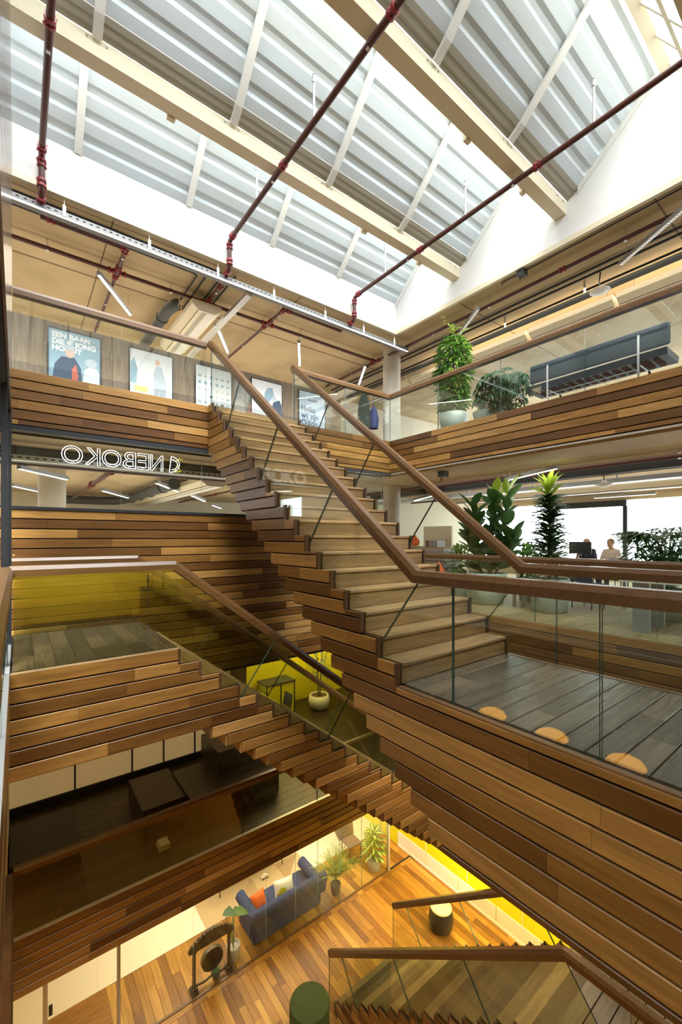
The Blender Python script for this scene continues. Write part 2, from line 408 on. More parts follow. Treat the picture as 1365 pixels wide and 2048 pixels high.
struct(box('ceiling_ground', (-2.6, BE + .12, -6.06), (XM, 12, -6.0), 'whitepaint'))
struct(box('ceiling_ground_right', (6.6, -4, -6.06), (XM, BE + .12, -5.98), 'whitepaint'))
# left side of the well, seen edge-on
lw = struct(box('wall_left', (-.35, .55, 1.46), (-.078, BE + .02, C3), 'nearblack'), 'wood-clad wall on the left of the well')
clad(lw, 'y', -.078, 1, .55, BE + .02, 1.47, C3, .36, m='teakgloss', name='plank')
ll = struct(box('trim_9', (-5, -3, -1.95), (-.078, BE, LD - .03), 'nearblack'), 'plank fascia of the left second floor')
clad(ll, 'y', -.078, 1, .3, BE, -1.94, LD - .03, name='plank')
struct(box('trim_10', (-.11, .3, LD - .03), (-.058, 6.8, LD + .005), 'lightmetal'), 'metal glazing channel on the left floor edge')
l1 = struct(box('trim_11', (-5, -3, -6.0), (-.078, BE, L1 - .01), 'nearblack'), 'plank fascia of the left first floor')
clad(l1, 'y', -.078, 1, 1.0, BE, -5.99, L1, name='plank')
struct(box('wall_left_first', (-.5, 8.0, L1), (-.12, 9.8, -2.3), 'offwhite'))
struct(box('wall_left_rear', (-5.2, -3, -8.44), (-5, 16, C3), 'locker'))
# behind the camera the well is closed by a plain plank-coloured wall
struct(box('wall_front', (-5.2, -3.3, G), (XM, -3.1, 8.2), 'locker'))
struct(box('wall_right_end', (XM, -4, G), (XM + .2, 12, -6), 'offwhite'))
struct(box('wall_front_yellow', (-.6, -3.1, -2.1), (4.4, -3.0, -.5), 'mustard'))
# columns
for (x, y, z0, z1, nm) in [(8.05, 8.2, L3, C3, 'a'), (8.05, 8.2, L2, 1.41, 'b'), (.55, 10.2, L2, 1.41, 'c')]:
    struct(MB().lathe([(.235, z0), (.235, z1)], 28, (x, y, 0)).build('column', 'column'))

# ---------------------------------------------------------------- rooflight: saw-tooth bays, beams, upstands
DT = .88
def upstand(name, pts, vec, m='white'):
    return struct(MB().extrude(pts, vec).build(name, m))
up = [(OA, -3.2, C3)]
prof = []
bays = []
bn = [7.72, 5.53, 3.34, 1.15, -1.04, -3.23]
for i in range(4):
    lo_b = OB if i == 0 else bn[i] - .2
    zl = 5.78 if i == 0 else 5.85
    hi_b = bn[i] - 1.36 if i else 6.22          # ridge; a sloped glazing drops from it to the next beam
    bays.append((lo_b, zl, hi_b, zl + (lo_b - hi_b) * DT))
# white gable walls (right and left) follow the saw-tooth; glazed upright faces between bays stay open
for (xx, tx, nm) in [(OA - .004, .25, 'wall_rooflight_right'), (-.12, -.3, 'wall_rooflight_left')]:
    mb = MB()
    for i, (lb, zl, hb, zh) in enumerate(bays):
        poly = [(xx, lb, C3 + .03), (xx, lb, zl), (xx, hb, zh), (xx, hb, C3 + .03)]
        mb.extrude(poly, (tx, 0, 0))
        nb = bn[i + 1] - .2 if i < 3 else -3.2
        mb.extrude([(xx, hb, C3 + .03), (xx, hb, zh), (xx, bn[i + 1] + .1, 5.80), (xx, nb, 5.85), (xx, nb, C3 + .03)], (tx, 0, 0))
    struct(mb.build(nm, 'white'))
struct(box('ceiling_sky_block', (-.4, -3.3, 5.60), (OA + .2, -.98, 5.78), 'white'))  # unseen slab added behind the camera to keep sky light off the deck
struct(box('wall_rooflight_back', (-.4, OB - .004, C3 + .03), (OA + .2, OB + .2, 5.80), 'white'))
struct(box('trim_12', (-.1, OB - .012, C3 - .02), (OA, OB + .06, C3 + .07), 'cream'), 'cream edge of the rooflight opening, back')
struct(box('trim_13', (OA - .012, -3, C3 - .02), (OA + .06, OB, C3 + .07), 'cream'), 'cream edge of the rooflight opening, right')
for i, (lb, zl, hb, zh) in enumerate(bays):
    # corrugated sheet: trapezoid ribs running along the bay
    L = math.hypot(lb - hb, zh - zl); dy, dz = (hb - lb) / L, (zh - zl) / L
    pts = []; s = 0
    while s < L:
        for (ds, h) in ((0, 0), (.13, 0), (.175, .036), (.235, .036), (.28, 0)):
            if s + ds <= L: pts.append((s + ds, h))
        s += .285
    mb = MB(); a = [(-.15, lb + dy * q - dz * h * -1 * 0 + (-dz) * 0, zl + dz * q + h * 1.0) for q, h in pts]
    a = [(-.15, lb + dy * q + h * dz, zl + dz * q - h * dy) for q, h in pts]
    n = len(a); b = [(OA + .02, p[1], p[2]) for p in a]
    mb.add(a + b, [(k, k + 1, n + k + 1, n + k) for k in range(n - 1)])
    deck = struct(mb.build('ceiling', 'roof'))
    deck['label'] = 'corrugated roof sheet of a rooflight bay'
    deck.modifiers.new('solid', 'SOLIDIFY').thickness = .01
    if i > 0:
        gt = MB(); b0 = bn[i]
        prof = [(b0 - .005, 5.745), (b0 - .05, 5.775), (b0 - .08, 5.772), (b0 - .125, 5.81), (b0 - .15, 5.81), (b0 - .2, 5.848)]
        a = [(-.12, p, q) for p, q in prof]; n = len(a); b = [(OA, p, q) for p, q in prof]
        gt.add(a + b, [(k, k + 1, n + k + 1, n + k) for k in range(n - 1)])
        g_ = gt.build('gutter', 'gutter', deck); g_.modifiers.new('solid', 'SOLIDIFY').thickness = .012
    # flat white rafters under the sheet, cranked over the gutter
    for x in [.72, 2.36, 3.98, 5.62]:
        rb = MB(); hw = .05; e = .045
        path = [(lb, zl)] if i == 0 else [(bn[i] - .02, 5.72), (lb, zl - .02)]
        path.append((hb, zh))
        vs = []
        for (pb, pz) in path:
            vs += [(x - hw, pb - e * .6, pz - e * .8), (x + hw, pb - e * .6, pz - e * .8), (x + hw, pb, pz), (x - hw, pb, pz)]
        fs = []
        for k in range(len(path) - 1):
            for j in range(4): fs.append((k * 4 + j, k * 4 + (j + 1) % 4, (k + 1) * 4 + (j + 1) % 4, (k + 1) * 4 + j))
        fs += [(0, 1, 2, 3), tuple(len(path) * 4 - 4 + j for j in (3, 2, 1, 0))]
        rb.add(vs, fs); rb.build('rafter', 'whitepaint', deck)
    gb = bn[i + 1] + .10; gz = 5.78
    rg = MB().extrude([(-.12, hb + .02, zh - .16), (-.12, hb + .02, zh + .02), (-.12, hb - .12, zh + .02), (-.12, hb - .12, zh - .16)], (OA + .10, 0, 0)); rg.build('ridge_beam', 'cream', deck)
    for k in range(14):
        xg = .02 + k * .56
        MB().extrude([(xg, hb - .08, zh), (xg, gb, gz), (xg, gb, gz - .14), (xg, hb - .08, zh - .14)], (.06, 0, 0)).build('glazing_bar', 'cream', deck)
    MB().extrude([(-.1, (hb + gb) / 2, (zh + gz) / 2 - .02), (-.1, (hb + gb) / 2 - .05, (zh + gz) / 2 - .07), (-.1, (hb + gb) / 2 - .02, (zh + gz) / 2 - .11), (-.1, (hb + gb) / 2 + .03, (zh + gz) / 2 - .06)], (OA + .08, 0, 0)).build('cross_bar', 'cream', deck)
    # white edge strip along the gable
    st = MB(); st.extrude([(OA - .012, lb, zl - .09), (OA - .012, lb, zl), (OA - .012, hb, zh), (OA - .012, hb, zh - .09)], (-.035, 0, 0))
    st.build('edge_strip', 'whitepaint', deck)
    if i > 0:
        b0 = bn[i]
        bm_ = MB(); bm_.box((-.14, b0, 5.52), (OA - .004, b0 + .19, 5.535)); bm_.box((-.14, b0, 5.535), (OA - .004, b0 + .012, 5.745)); bm_.box((-.14, b0 + .012, 5.733), (OA - .004, b0 + .19, 5.745)); bm_.box((-.14, b0 + .178, 5.535), (OA - .004, b0 + .19, 5.733))
        be = struct(bm_.build('roof_beam', 'cream')); be['label'] = 'cream steel box beam across the rooflight'
        bl = MB()
        for x in [.72, 2.35, 3.97, 5.6, 7.2]:
            for dx in (-.1, .1):
                bl.tube([(x + dx, b0 + .002, 5.69), (x + dx, b0 - .008, 5.69)], .014, 8)
        bl.build('bolt_heads', 'grille', be)
        for x in (1.6, 4.95, 6.4):
            k_ = MB().box((x - .05, b0 + .192, 5.50), (x + .05, b0 + .25, 5.60)); k_.build('bracket', 'cream', be)

# ---------------------------------------------------------------- stairs
def stair(name, label, O, Sd, Ud, Wd, N, rise, run, low_ext, low_depth, top_ext, top_depth, soff, smax=None, pitch=.14, tread='tread', rows_phase=0, deck_u=True, skip_far=False):
    O = Vector(O); Sd = Vector(Sd); Ud = Vector(Ud)
    root = emp(name, label, 'staircase', O)
    sax = 'x' if abs(Sd.x) > .5 else 'y'; uax = 'y' if sax == 'x' else 'x'
    def P(s, u, z): return O + Sd * s + Ud * u + Vector((0, 0, z))
    def pb(nm, s0, s1, u0, u1, z0, z1, ax, m): return plank(nm, P(s0, u0, z0), P(s1, u1, z1), sax if ax == 's' else uax, m, root)
    H = N * rise; Stop = (N - 1) * run; send = Stop + top_ext
    if smax: send = smax
    for k in range(N):
        s0 = k * run
        pb('riser', s0, s0 + .02, .0, Wd, k * rise + .002, (k + 1) * rise - .031, 'u', 'riser' if tread == 'tread' else tread)
        if k < N - 1: pb('tread', s0 - .012, s0 + run + .018, .0, Wd, (k + 1) * rise - .03, (k + 1) * rise, 'u', tread)
    # side cladding, both sides
    z = H; rows = []
    while z > -low_depth + .03:
        zb = max(z - pitch, -low_depth); rows.append((zb + GAP, z)); z -= pitch
    def front(zt):      # lowest s at which the stepped outline is at least zt high
        if zt <= 0: return -low_ext
        return (math.ceil(zt / rise - 1e-6) - 1) * run
    def back(zm):
        if zm > H - top_depth: return send
        return min(send, max((zm + soff) * run / rise, -low_ext))
    for u0, u1 in ((-.062, -.04), (Wd + .04, Wd + .062)):
        for (za, zb) in rows:
            f = front(zb); bk = back((za + zb) / 2)
            if bk - f > .03:
                cs = cuts(f, bk, 1.0, 2.0)
                for p, q in zip(cs, cs[1:]): pb('side_plank', p + (.001 if p > f else 0), q - .001, u0, u1, za, zb, 's', 'teak')
            if low_ext > 1 and za < 0 < zb:
                cs = cuts(-low_ext, 0, 1.0, 2.0)
                for p, q in zip(cs, cs[1:]): pb('side_plank', p, q - .001, u0, u1, za, -.013, 's', 'teak')
            for k in range(N):
                tz = (k + 1) * rise
                if za + .012 < tz < zb - .004:
                    e = min(f, bk)
                    if e - k * run > .02: pb('side_plank', k * run, e - .002, u0, u1, za, tz, 's', 'teak')
        for k in range(N):
            ua, ub = (u0 - .002, -.026) if u0 < 0 else (Wd + .026, u1 + .002)
            pb('end_cap', k * run - .006, k * run + .024, ua, ub, k * rise + .004, (k + 1) * rise + .003, 's', 'capwood')
    # dark core that carries everything
    out = [(-low_ext, -.035), (.02, -.035)]
    for k in range(N):
        out += [(k * run + .022, k * rise - .035), (k * run + .022, (k + 1) * rise - .035)]
    out += [(send - .01, H - .035), (send - .01, H - top_depth + .03)]
    sb = (H - top_depth + soff - .06) * run / rise
    if sb < send: out += [(sb, H - top_depth + .03)]
    s1 = (-low_depth + soff - .06) * run / rise
    out += [(s1, -low_depth + .03)]
    if s1 > -low_ext: out += [(-low_ext, -low_depth + .03)]
    mb = MB(); a = [P(s, -.036, z) for s, z in out]; b = [P(s, Wd + .036, z) for s, z in out]; n = len(out)
    mb.add(a + b, [(i, (i + 1) % n, n + (i + 1) % n, n + i) for i in range(n)])
    mb.add(a, [tuple(range(n - 1, -1, -1))]); mb.add(b, [tuple(range(n))])
    mb.build('core', 'nearblack', root, O)
    # stepped soffit boards
    prev = None
    for (za, zb) in rows:
        bk = back((za + zb) / 2)
        if bk >= send - .01 or za < -low_depth + .02 and False: prev = bk; continue
        if bk <= -low_ext + .01: continue
        pb('soffit_board', bk - .004, bk + .012, -.035, Wd + .035, za - GAP, zb, 'u', 'teak')
        if prev is not None and prev > bk: pb('soffit_board', bk, prev, -.035, Wd + .035, zb, zb + .01, 'u', 'teak')
        prev = bk
    return root, P, pb
LDK = 4.6
ms, msP, mspb = stair('main_staircase', 'wide teak staircase climbing from the deck to the third floor', (2.56, 2.488, LD), (0, 1, 0), (1, 0, 0), 1.56, 19, .18, .232,
                      LDK, 1.12, .16, .73, .72, smax=4.36)
# deck at the foot of the main stair
z0 = LD
y = 2.488 - .002; k = 0
while y > -1.6:
    cs = cuts(2.585, 4.1, .7, 1.5, random.uniform(.3, 1.2))
    for p, q in zip(cs, cs[1:]): plank('deck_board', (p + .0015, y - .155, z0 - .03), (q - .0015, y - .003, z0 + .002), 'x', 'deckfloor', ms)
    y -= .158
for u in (2.5, 4.12): plank('edge_board', (u, 2.47, z0 - .012), (u + .045, -1.6, z0 + .004), 'y', 'rail', ms)
s2, s2P, s2pb = stair('left_staircase', 'teak staircase dropping from the left landing to the first floor', (6.369, 4.86, LD - 22 * .18), (-1, 0, 0), (0, 1, 0), 1.84, 22, .18, .235,
                      .1, .5, 1.5, .98, .58)
x = -.04
while x < 1.42:
    cs = cuts(4.9, 6.68, .6, 1.2)
    for p, q in zip(cs, cs[1:]): plank('landing_board', (x, p, LD - .03), (min(x + .172, 1.434), q - .002, LD + .002), 'y', 'deckfloor', s2)
    x += .175
plank('edge_board', (-.05, 4.80, LD - .004), (1.43, 4.842, LD + .006), 'x', 'tread', s2)
s3, s3P, s3pb = stair('ground_staircase', 'lowest teak staircase rising from the ground floor towards the right', (4.54, 6.0, G), (0, -1, 0), (1, 0, 0), 1.54, 18, .18, .2256,
                      .02, .1, 4.6, .75, .58, tread='stairfloor')
y = 2.16
while y > -2.4:
    plank('landing_board', (4.55, y - .17, L1 - .03 + .02), (6.07, y - .003, L1 + .022), 'x', 'deckfloor', s3)
    y -= .173

# ---------------------------------------------------------------- balustrades
def sloped_glass(parent, axis, fixed, p0, p1, off, edges, g='glass', e='glassedge'):
    """panes under a sloping rail; p0,p1=(t,z) of the rail's underside; edges = positions along the slope; joints square to it"""
    t0, z0 = p0; t1, z1 = p1; L = math.hypot(t1 - t0, z1 - z0); d = ((t1 - t0) / L, (z1 - z0) / L)
    nn = (d[1], -d[0]) if d[0] > 0 else (-d[1], d[0])
    if nn[1] > 0: nn = (-nn[0], -nn[1])
    for (s0a, s1a, cutl, cutr) in edges:
        pts = []
        for s, o_ in ((s0a, 0), (s1a, 0), (s1a, off), (s0a, off)):
            t = t0 + d[0] * s + nn[0] * o_; z = z0 + d[1] * s + nn[1] * o_
            if s == s0a and cutl and o_: t = t0 + d[0] * s; z = z0 + d[1] * s - off / abs(d[0]) * 1.0
            if s == s1a and cutr and o_: t = t0 + d[0] * s; z = z0 + d[1] * s - off / abs(d[0]) * 1.0
            pts.append((fixed, t, z) if axis == 'y' else (t, fixed, z))
        pane(pts, (1, 0, 0) if axis == 'y' else (0, 1, 0), parent, g=g, e=e)
RZ = .092
def main_side(nm, label, x, top):
    b = emp(nm, label, 'balustrade', (x, 2.0, LD))
    sweep('handrail', [(x, -1.6, -.26), (x, 2.28, -.26), (x, 6.83, 3.262)], b)
    L = math.hypot(4.55, 3.522)
    n = 4; ed = [(L * i / n + (.006), L * (i + 1) / n - .006, i == -1, i == n - 1) for i in range(n)]
    sloped_glass(b, 'y', x, (2.28, -.26 - RZ), (6.83, 3.262 - RZ), .93, ed)
    # triangular foot pane and level panes of the deck
    c = math.cos(math.atan2(3.522, 4.55)); s_ = math.sin(math.atan2(3.522, 4.55)); 
    pane([(x, 2.28, -.26 - RZ), (x, 2.28 + .93 * s_ - .01, -.26 - RZ - .93 * c), (x, 2.75, LD - .02), (x, 1.955, LD - .02), (x, 1.955, -.26 - RZ)], (1, 0, 0), b)
    straight_glass(b, 'y', x, -1.02, 1.95, LD - .01, -.26 - RZ, 3)
    return b
main_side('glass_balustrade', 'glass balustrade with brown handrail on the open left side of the main staircase', 2.545, True)
main_side('glass_balustrade', 'glass balustrade with brown handrail on the right side of the main staircase', 4.135, True)
def level_bal(label, axis, fixed, a0, a1, zfloor, ztop, n, g='glass', e='glassedge'):
    b = emp('glass_balustrade', label, 'balustrade', (fixed, a0, zfloor) if axis == 'y' else (a0, fixed, zfloor))
    pts = [(a0, fixed, ztop), (a1, fixed, ztop)] if axis == 'x' else [(fixed, a0, ztop), (fixed, a1, ztop)]
    sweep('handrail', pts, b)
    straight_glass(b, axis, fixed, a0, a1, zfloor - .05, ztop - RZ, n, g=g, e=e)
    return b
level_bal('glass balustrade along the third floor in front of the posters', 'x', BE + .06, -.05, 2.5, L3 + .06, 3.262, 2, e='glassedgelight')
b3 = emp('glass_balustrade', 'glass balustrade turning the far corner of the third floor before the column', 'balustrade', (4.2, BE + .06, L3))
sweep('handrail', [(4.17, BE + .06, 3.262), (AE + .06, BE + .06, 3.262), (AE + .06, -1.4, 3.262)], b3)
straight_glass(b3, 'x', BE + .06, 4.17, AE + .05, L3 + .01, 3.20, 2, e='glassedgelight')
straight_glass(b3, 'y', AE + .06, -1.4, BE + .05, L3 + .01, 3.20, 6)
level_bal('glass balustrade on the edge of the second floor gallery in front of the planters', 'y', 6.50, -1.4, 6.6, L2 + .055, -.30, 5)
def stair2_side(label, y, x0):
    b = emp('glass_balustrade', label, 'balustrade', (1.4, y, LD))
    x1, zr = 1.40, -.255
    sl = -.766; xe = 6.45
    ze = zr + (xe - x1) * sl
    sweep('handrail', [(x0, y, zr), (x1, y, zr), (xe, y, ze)], b)
    L = math.hypot(xe - x1, ze - zr); n = 4
    sloped_glass(b, 'x', y, (x1, zr - RZ), (xe, ze - RZ), .93, [(L * i / n + .006, L * (i + 1) / n - .006, False, i == n - 1) for i in range(1, n)], g='oliveglass')
    th = math.atan(.766); q = L / n - .006; cx_, sx_ = math.cos(th), math.sin(th)
    qx, qz = x1 + q * cx_, zr - RZ - q * sx_
    pane([(1.12, y, zr - RZ), (x1, y, zr - RZ), (qx, y, qz), (qx - .93 * sx_, y, qz - .93 * cx_), (1.35, y, LD - .03), (1.12, y, LD - .03)], (0, 1, 0), b, g='oliveglass')
    straight_glass(b, 'x', y, x0 + .02, 1.11, LD - .03, zr - RZ, 1, g='oliveglass')
    return b
stair2_side('glass balustrade on the near side of the left landing and its stair', 4.846, -.06)
stair2_side('glass balustrade on the far side of the left landing along the plank wall', 6.715, -.06)
level_bal('glass balustrade along the left floor edge below the camera', 'y', -.085, .35, 4.80, LD - .02, -.26, 3)
level_bal('glass balustrade along the dark first floor behind the left stair', 'x', BE + .035, -.04, 6.3, L1 + .05, -4.27, 4, g='oliveglass')
level_bal('glass balustrade along the left edge of the first floor', 'y', -.085, 1.5, 6.8, L1 + .02, -4.27, 4, g='oliveglass')
def stair3_side(label, x):
    b = emp('glass_balustrade', label, 'balustrade', (x, 6.2, G))
    y0, z0, y1, z1 = 6.2, -7.49, 2.05, -4.25
    sweep('handrail', [(x, y0, z0), (x, y1, z1), (x, -1.6, z1)], b)
    L = math.hypot(y0 - y1, z1 - z0); n = 4
    ed = [0, .45] + [.45 + (L - .45) * i / 3 for i in (1, 2, 3)]
    sloped_glass(b, 'y', x, (y0, z0 - RZ), (y1, z1 - RZ), .90, [(p + .005, q - .005, i == 0, False) for i, (p, q) in enumerate(zip(ed, ed[1:]))], g='oliveglass')
    straight_glass(b, 'y', x, -1.6, y1 - .6, L1 - .02, z1 - RZ, 2, g='oliveglass')
stair3_side('glass balustrade on the near side of the lowest stair', 4.50)
stair3_side('glass balustrade on the far side of the lowest stair by the yellow wall', 6.12)

# ---------------------------------------------------------------- ground floor
gf = struct(box('floor', (-5.2, -4, G - .3), (XM, 12, G - .006), 'nearblack'), 'orange parquet of the ground floor')
x = 1.32
while x < 8.28:
    cs = cuts(2.6, 7.60, 1.2, 2.2, random.uniform(.4, 1.8))
    wd = .13
    for p, q in zip(cs, cs[1:]): plank('floor_board', (x, p, G - .008), (x + wd - .0025, q - .0025, G), 'y', 'floor', gf)
    x += wd
x = 1.32
while x < 8.2:                                            # border blocks along the glass
    l = random.choice((.15, .26, .39))
    plank('floor_board', (x, 7.603, G - .008), (x + l - .003, 7.708, G), 'x', 'floor', gf); x += l
x = 1.32
while x < 8.28:
    cs = cuts(7.76, 8.95, 1.2, 1.3, random.uniform(.3, 1.3))
    for p, q in zip(cs, cs[1:]): plank('floor_board', (x, p, G - .008), (x + .147, q - .0025, G), 'y', 'floor', gf)
    x += .15
struct(box('floor_ground_front', (-5, -4, G - .01), (1.32, 12, G - .001), 'floor'))
struct(box('floor_ground_near', (1.3, -4, G - .01), (8.3, 2.6, G - .001), 'floor'))
cp = struct(box('floor_carpet', (-2.6, 8.955, G - .01), (8.3, 12, G + .004), 'carpet'), 'pale carpet of the ground floor room')
# triangles of beige shades in the carpet's middle zone
tri_cols = [(.40, .28, .15), (.50, .38, .22), (.58, .46, .29), (.46, .34, .20)]
for i_, c_ in enumerate(tri_cols): M['tri%d' % i_] = mat('carpet_shade', c_, .95)
for i in range(4):
    for j in range(4):
        xa, xb = 3.22 + i * .68, 3.22 + (i + 1) * .68; ya, yb = 8.96 + j * .7, 8.96 + (j + 1) * .7
        z_ = G + .0045
        d_ = [((xa, ya), (xb, ya), (xb, yb)), ((xa, ya), (xb, yb), (xa, yb))] if (i + j) % 2 else [((xa, ya), (xb, ya), (xa, yb)), ((xb, ya), (xb, yb), (xa, yb))]
        for tt in d_:
            MB().extrude([(p[0], p[1], z_) for p in tt], (0, 0, .003)).build('carpet_tile', 'tri%d' % random.randrange(4), cp)
struct(box('wall_ground_back', (-2.6, 12, G), (XM, 12.2, -6), 'offwhite'))
# frameless glass front of the ground floor room
w2 = struct(box('window_2', (-1.6, 7.712, G), (7.46, 7.756, G + .012), 'rail'))
for p, q in zip([-1.0, .35, 1.02, 2.55, 3.32, 4.02, 4.72, 5.3, 5.92, 6.58, 7.2], [.35, 1.02, 2.55, 3.32, 4.02, 4.72, 5.3, 5.92, 6.58, 7.2, 7.46]):
    pane([(p + .004, 7.734, G + .01), (q - .004, 7.734, G + .01), (q - .004, 7.734, -6.06), (p + .004, 7.734, -6.06)], (0, 1, 0), w2, th=.012, e='glassedgelight')
box('window_frame', (7.44, 7.70, G), (7.50, 7.76, -6.06), 'lightmetal', w2)
# door leaf with dark posts and hinges in that front
d1 = struct(box('door_1', (.30, 7.70, G), (.36, 7.77, -6.06), 'lamp'), 'dark post of the glass door')
box('door_post', (1.30, 7.70, G), (1.345, 7.77, -6.06), 'lamp', d1)
box('door_head', (.36, 7.71, -6.22), (1.30, 7.76, -6.17), 'lamp', d1)
for z in (-6.5, -7.2):
    box('hinge', (.37, 7.69, z), (.42, 7.70, z + .16), 'black', d1)
# white board wall right behind the left part of the glass
struct(box('wall_ground_panel', (-2.0, 9.9, G), (3.0, 10.0, -6.06), 'whitepaint'))
# right-hand wall: white skirting zone, yellow above
wr = struct(box('wall_right', (8.30, -3.3, G), (8.5, 12, -6.0), 'yellow'), 'yellow wall of the ground floor')
yy = 8.2; 
while yy > 1:
    box('wall_panel', (8.285, yy - .98, G + .05), (8.302, yy, G + .39), 'whitepaint', wr); yy -= 1.0
struct(box('baseboard_right', (8.27, 1, G), (8.302, 8.2, G + .05), 'whitepaint'))
jm = MB()
for q in (7.2, 5.95, 4.6, 3.4): jm.box((8.288, q, G + .39), (8.302, q + .02, -6.1))
struct(jm.build('trim_14', 'cream'), 'pale joints of the yellow wall')

# ---------------------------------------------------------------- door frame at the left landing
d2 = struct(box('door_2', (-.125, 5.10, LD), (-.075, 5.22, 1.46), 'black'), 'dark steel frame of the glass door on the left landing')
box('door_post', (-.10, 6.15, LD), (-.055, 6.25, 1.46), 'black', d2)
pane([(-.10, 5.22, LD + .01), (-.10, 6.15, LD + .01), (-.10, 6.15, 1.45), (-.10, 5.22, 1.45)], (1, 0, 0), d2, th=.012)
MB().tube([(-.03, 5.0, -.16), (-.03, 5.62, -.16)], .011, 8).build('door_handle', 'chrome', d2)

# ---------------------------------------------------------------- posters and the low partition of the third floor
pt = struct(box('wall_poster_partition', (-2.4, 9.0, L3), (6.85, 9.25, 3.82), 'locker'))
for i in range(10):
    box('wall_panel', (-.9 + i * .78, 8.985, L3 + .02), (-.9 + i * .78 + .772, 9.002, 3.81), 'locker', pt)
FONT = None
def text_obj(name, body, size, m, parent, loc, rot, extrude=.001, outline=None, sx=1.0, align='LEFT', bold=0):
    c = bpy.data.curves.new(name, 'FONT'); c.body = body; c.size = size; c.align_x = align
    if outline: c.fill_mode = 'NONE'; c.bevel_depth = outline; c.bevel_resolution = 1
    else:
        c.extrude = extrude
        if bold: c.offset = bold
    c.space_line = .9; c.resolution_u = 6
    tmp = bpy.data.objects.new(name, c); C.objects.link(tmp)
    dg = bpy.context.evaluated_depsgraph_get(); me = bpy.data.meshes.new_from_object(tmp.evaluated_get(dg))
    bpy.data.objects.remove(tmp); bpy.data.curves.remove(c)
    me.materials.clear(); me.materials.append(M[m])
    o = bpy.data.objects.new(name, me); place(o, parent, loc); o.rotation_euler = rot; o.scale = (sx, 1, 1)
    return o
def flat(name, pts2, y, m, parent, th=.0015, up=0):
    """flat print shape: outline in x,z just proud of the poster face y"""
    return MB().extrude([(p[0], y, p[1] + up) for p in pts2], (0, -th, 0)).build(name, m, parent)
def ell(cx, cz, rx, rz, n=14): return [(cx + rx * math.cos(2 * math.pi * k / n), cz + rz * math.sin(2 * math.pi * k / n)) for k in range(n)]
M['p_sky'] = mat('print_pale_blue', (.24, .36, .44), .4); M['p_white'] = mat('print_white', (.66, .68, .70), .4)
M['p_navy'] = mat('print_navy', (.05, .08, .13), .4); M['p_grey'] = mat('print_grey', (.42, .48, .54), .4)
M['p_skin'] = mat('print_skin', (.62, .42, .33), .4); M['p_lil'] = mat('print_lilac', (.46, .54, .70), .4)
M['p_red'] = mat('print_red', (.55, .13, .09), .4); M['p_yel'] = mat('print_yellow', (.75, .66, .25), .4); M['p_ink'] = mat('print_ink', (.03, .045, .10), .4)
PX = [.416, 1.712, 2.986, 4.274, 5.558]; PW = .82; PT = 3.712; PB = 2.52; PY = 8.955
plab = ['framed poster of two people under large white lettering', 'framed pale poster of one dark figure standing', 'framed white poster with rows of small grey shapes',
        'framed poster of a dark figure behind the long handrail', 'framed pale blue poster with black greeting text']
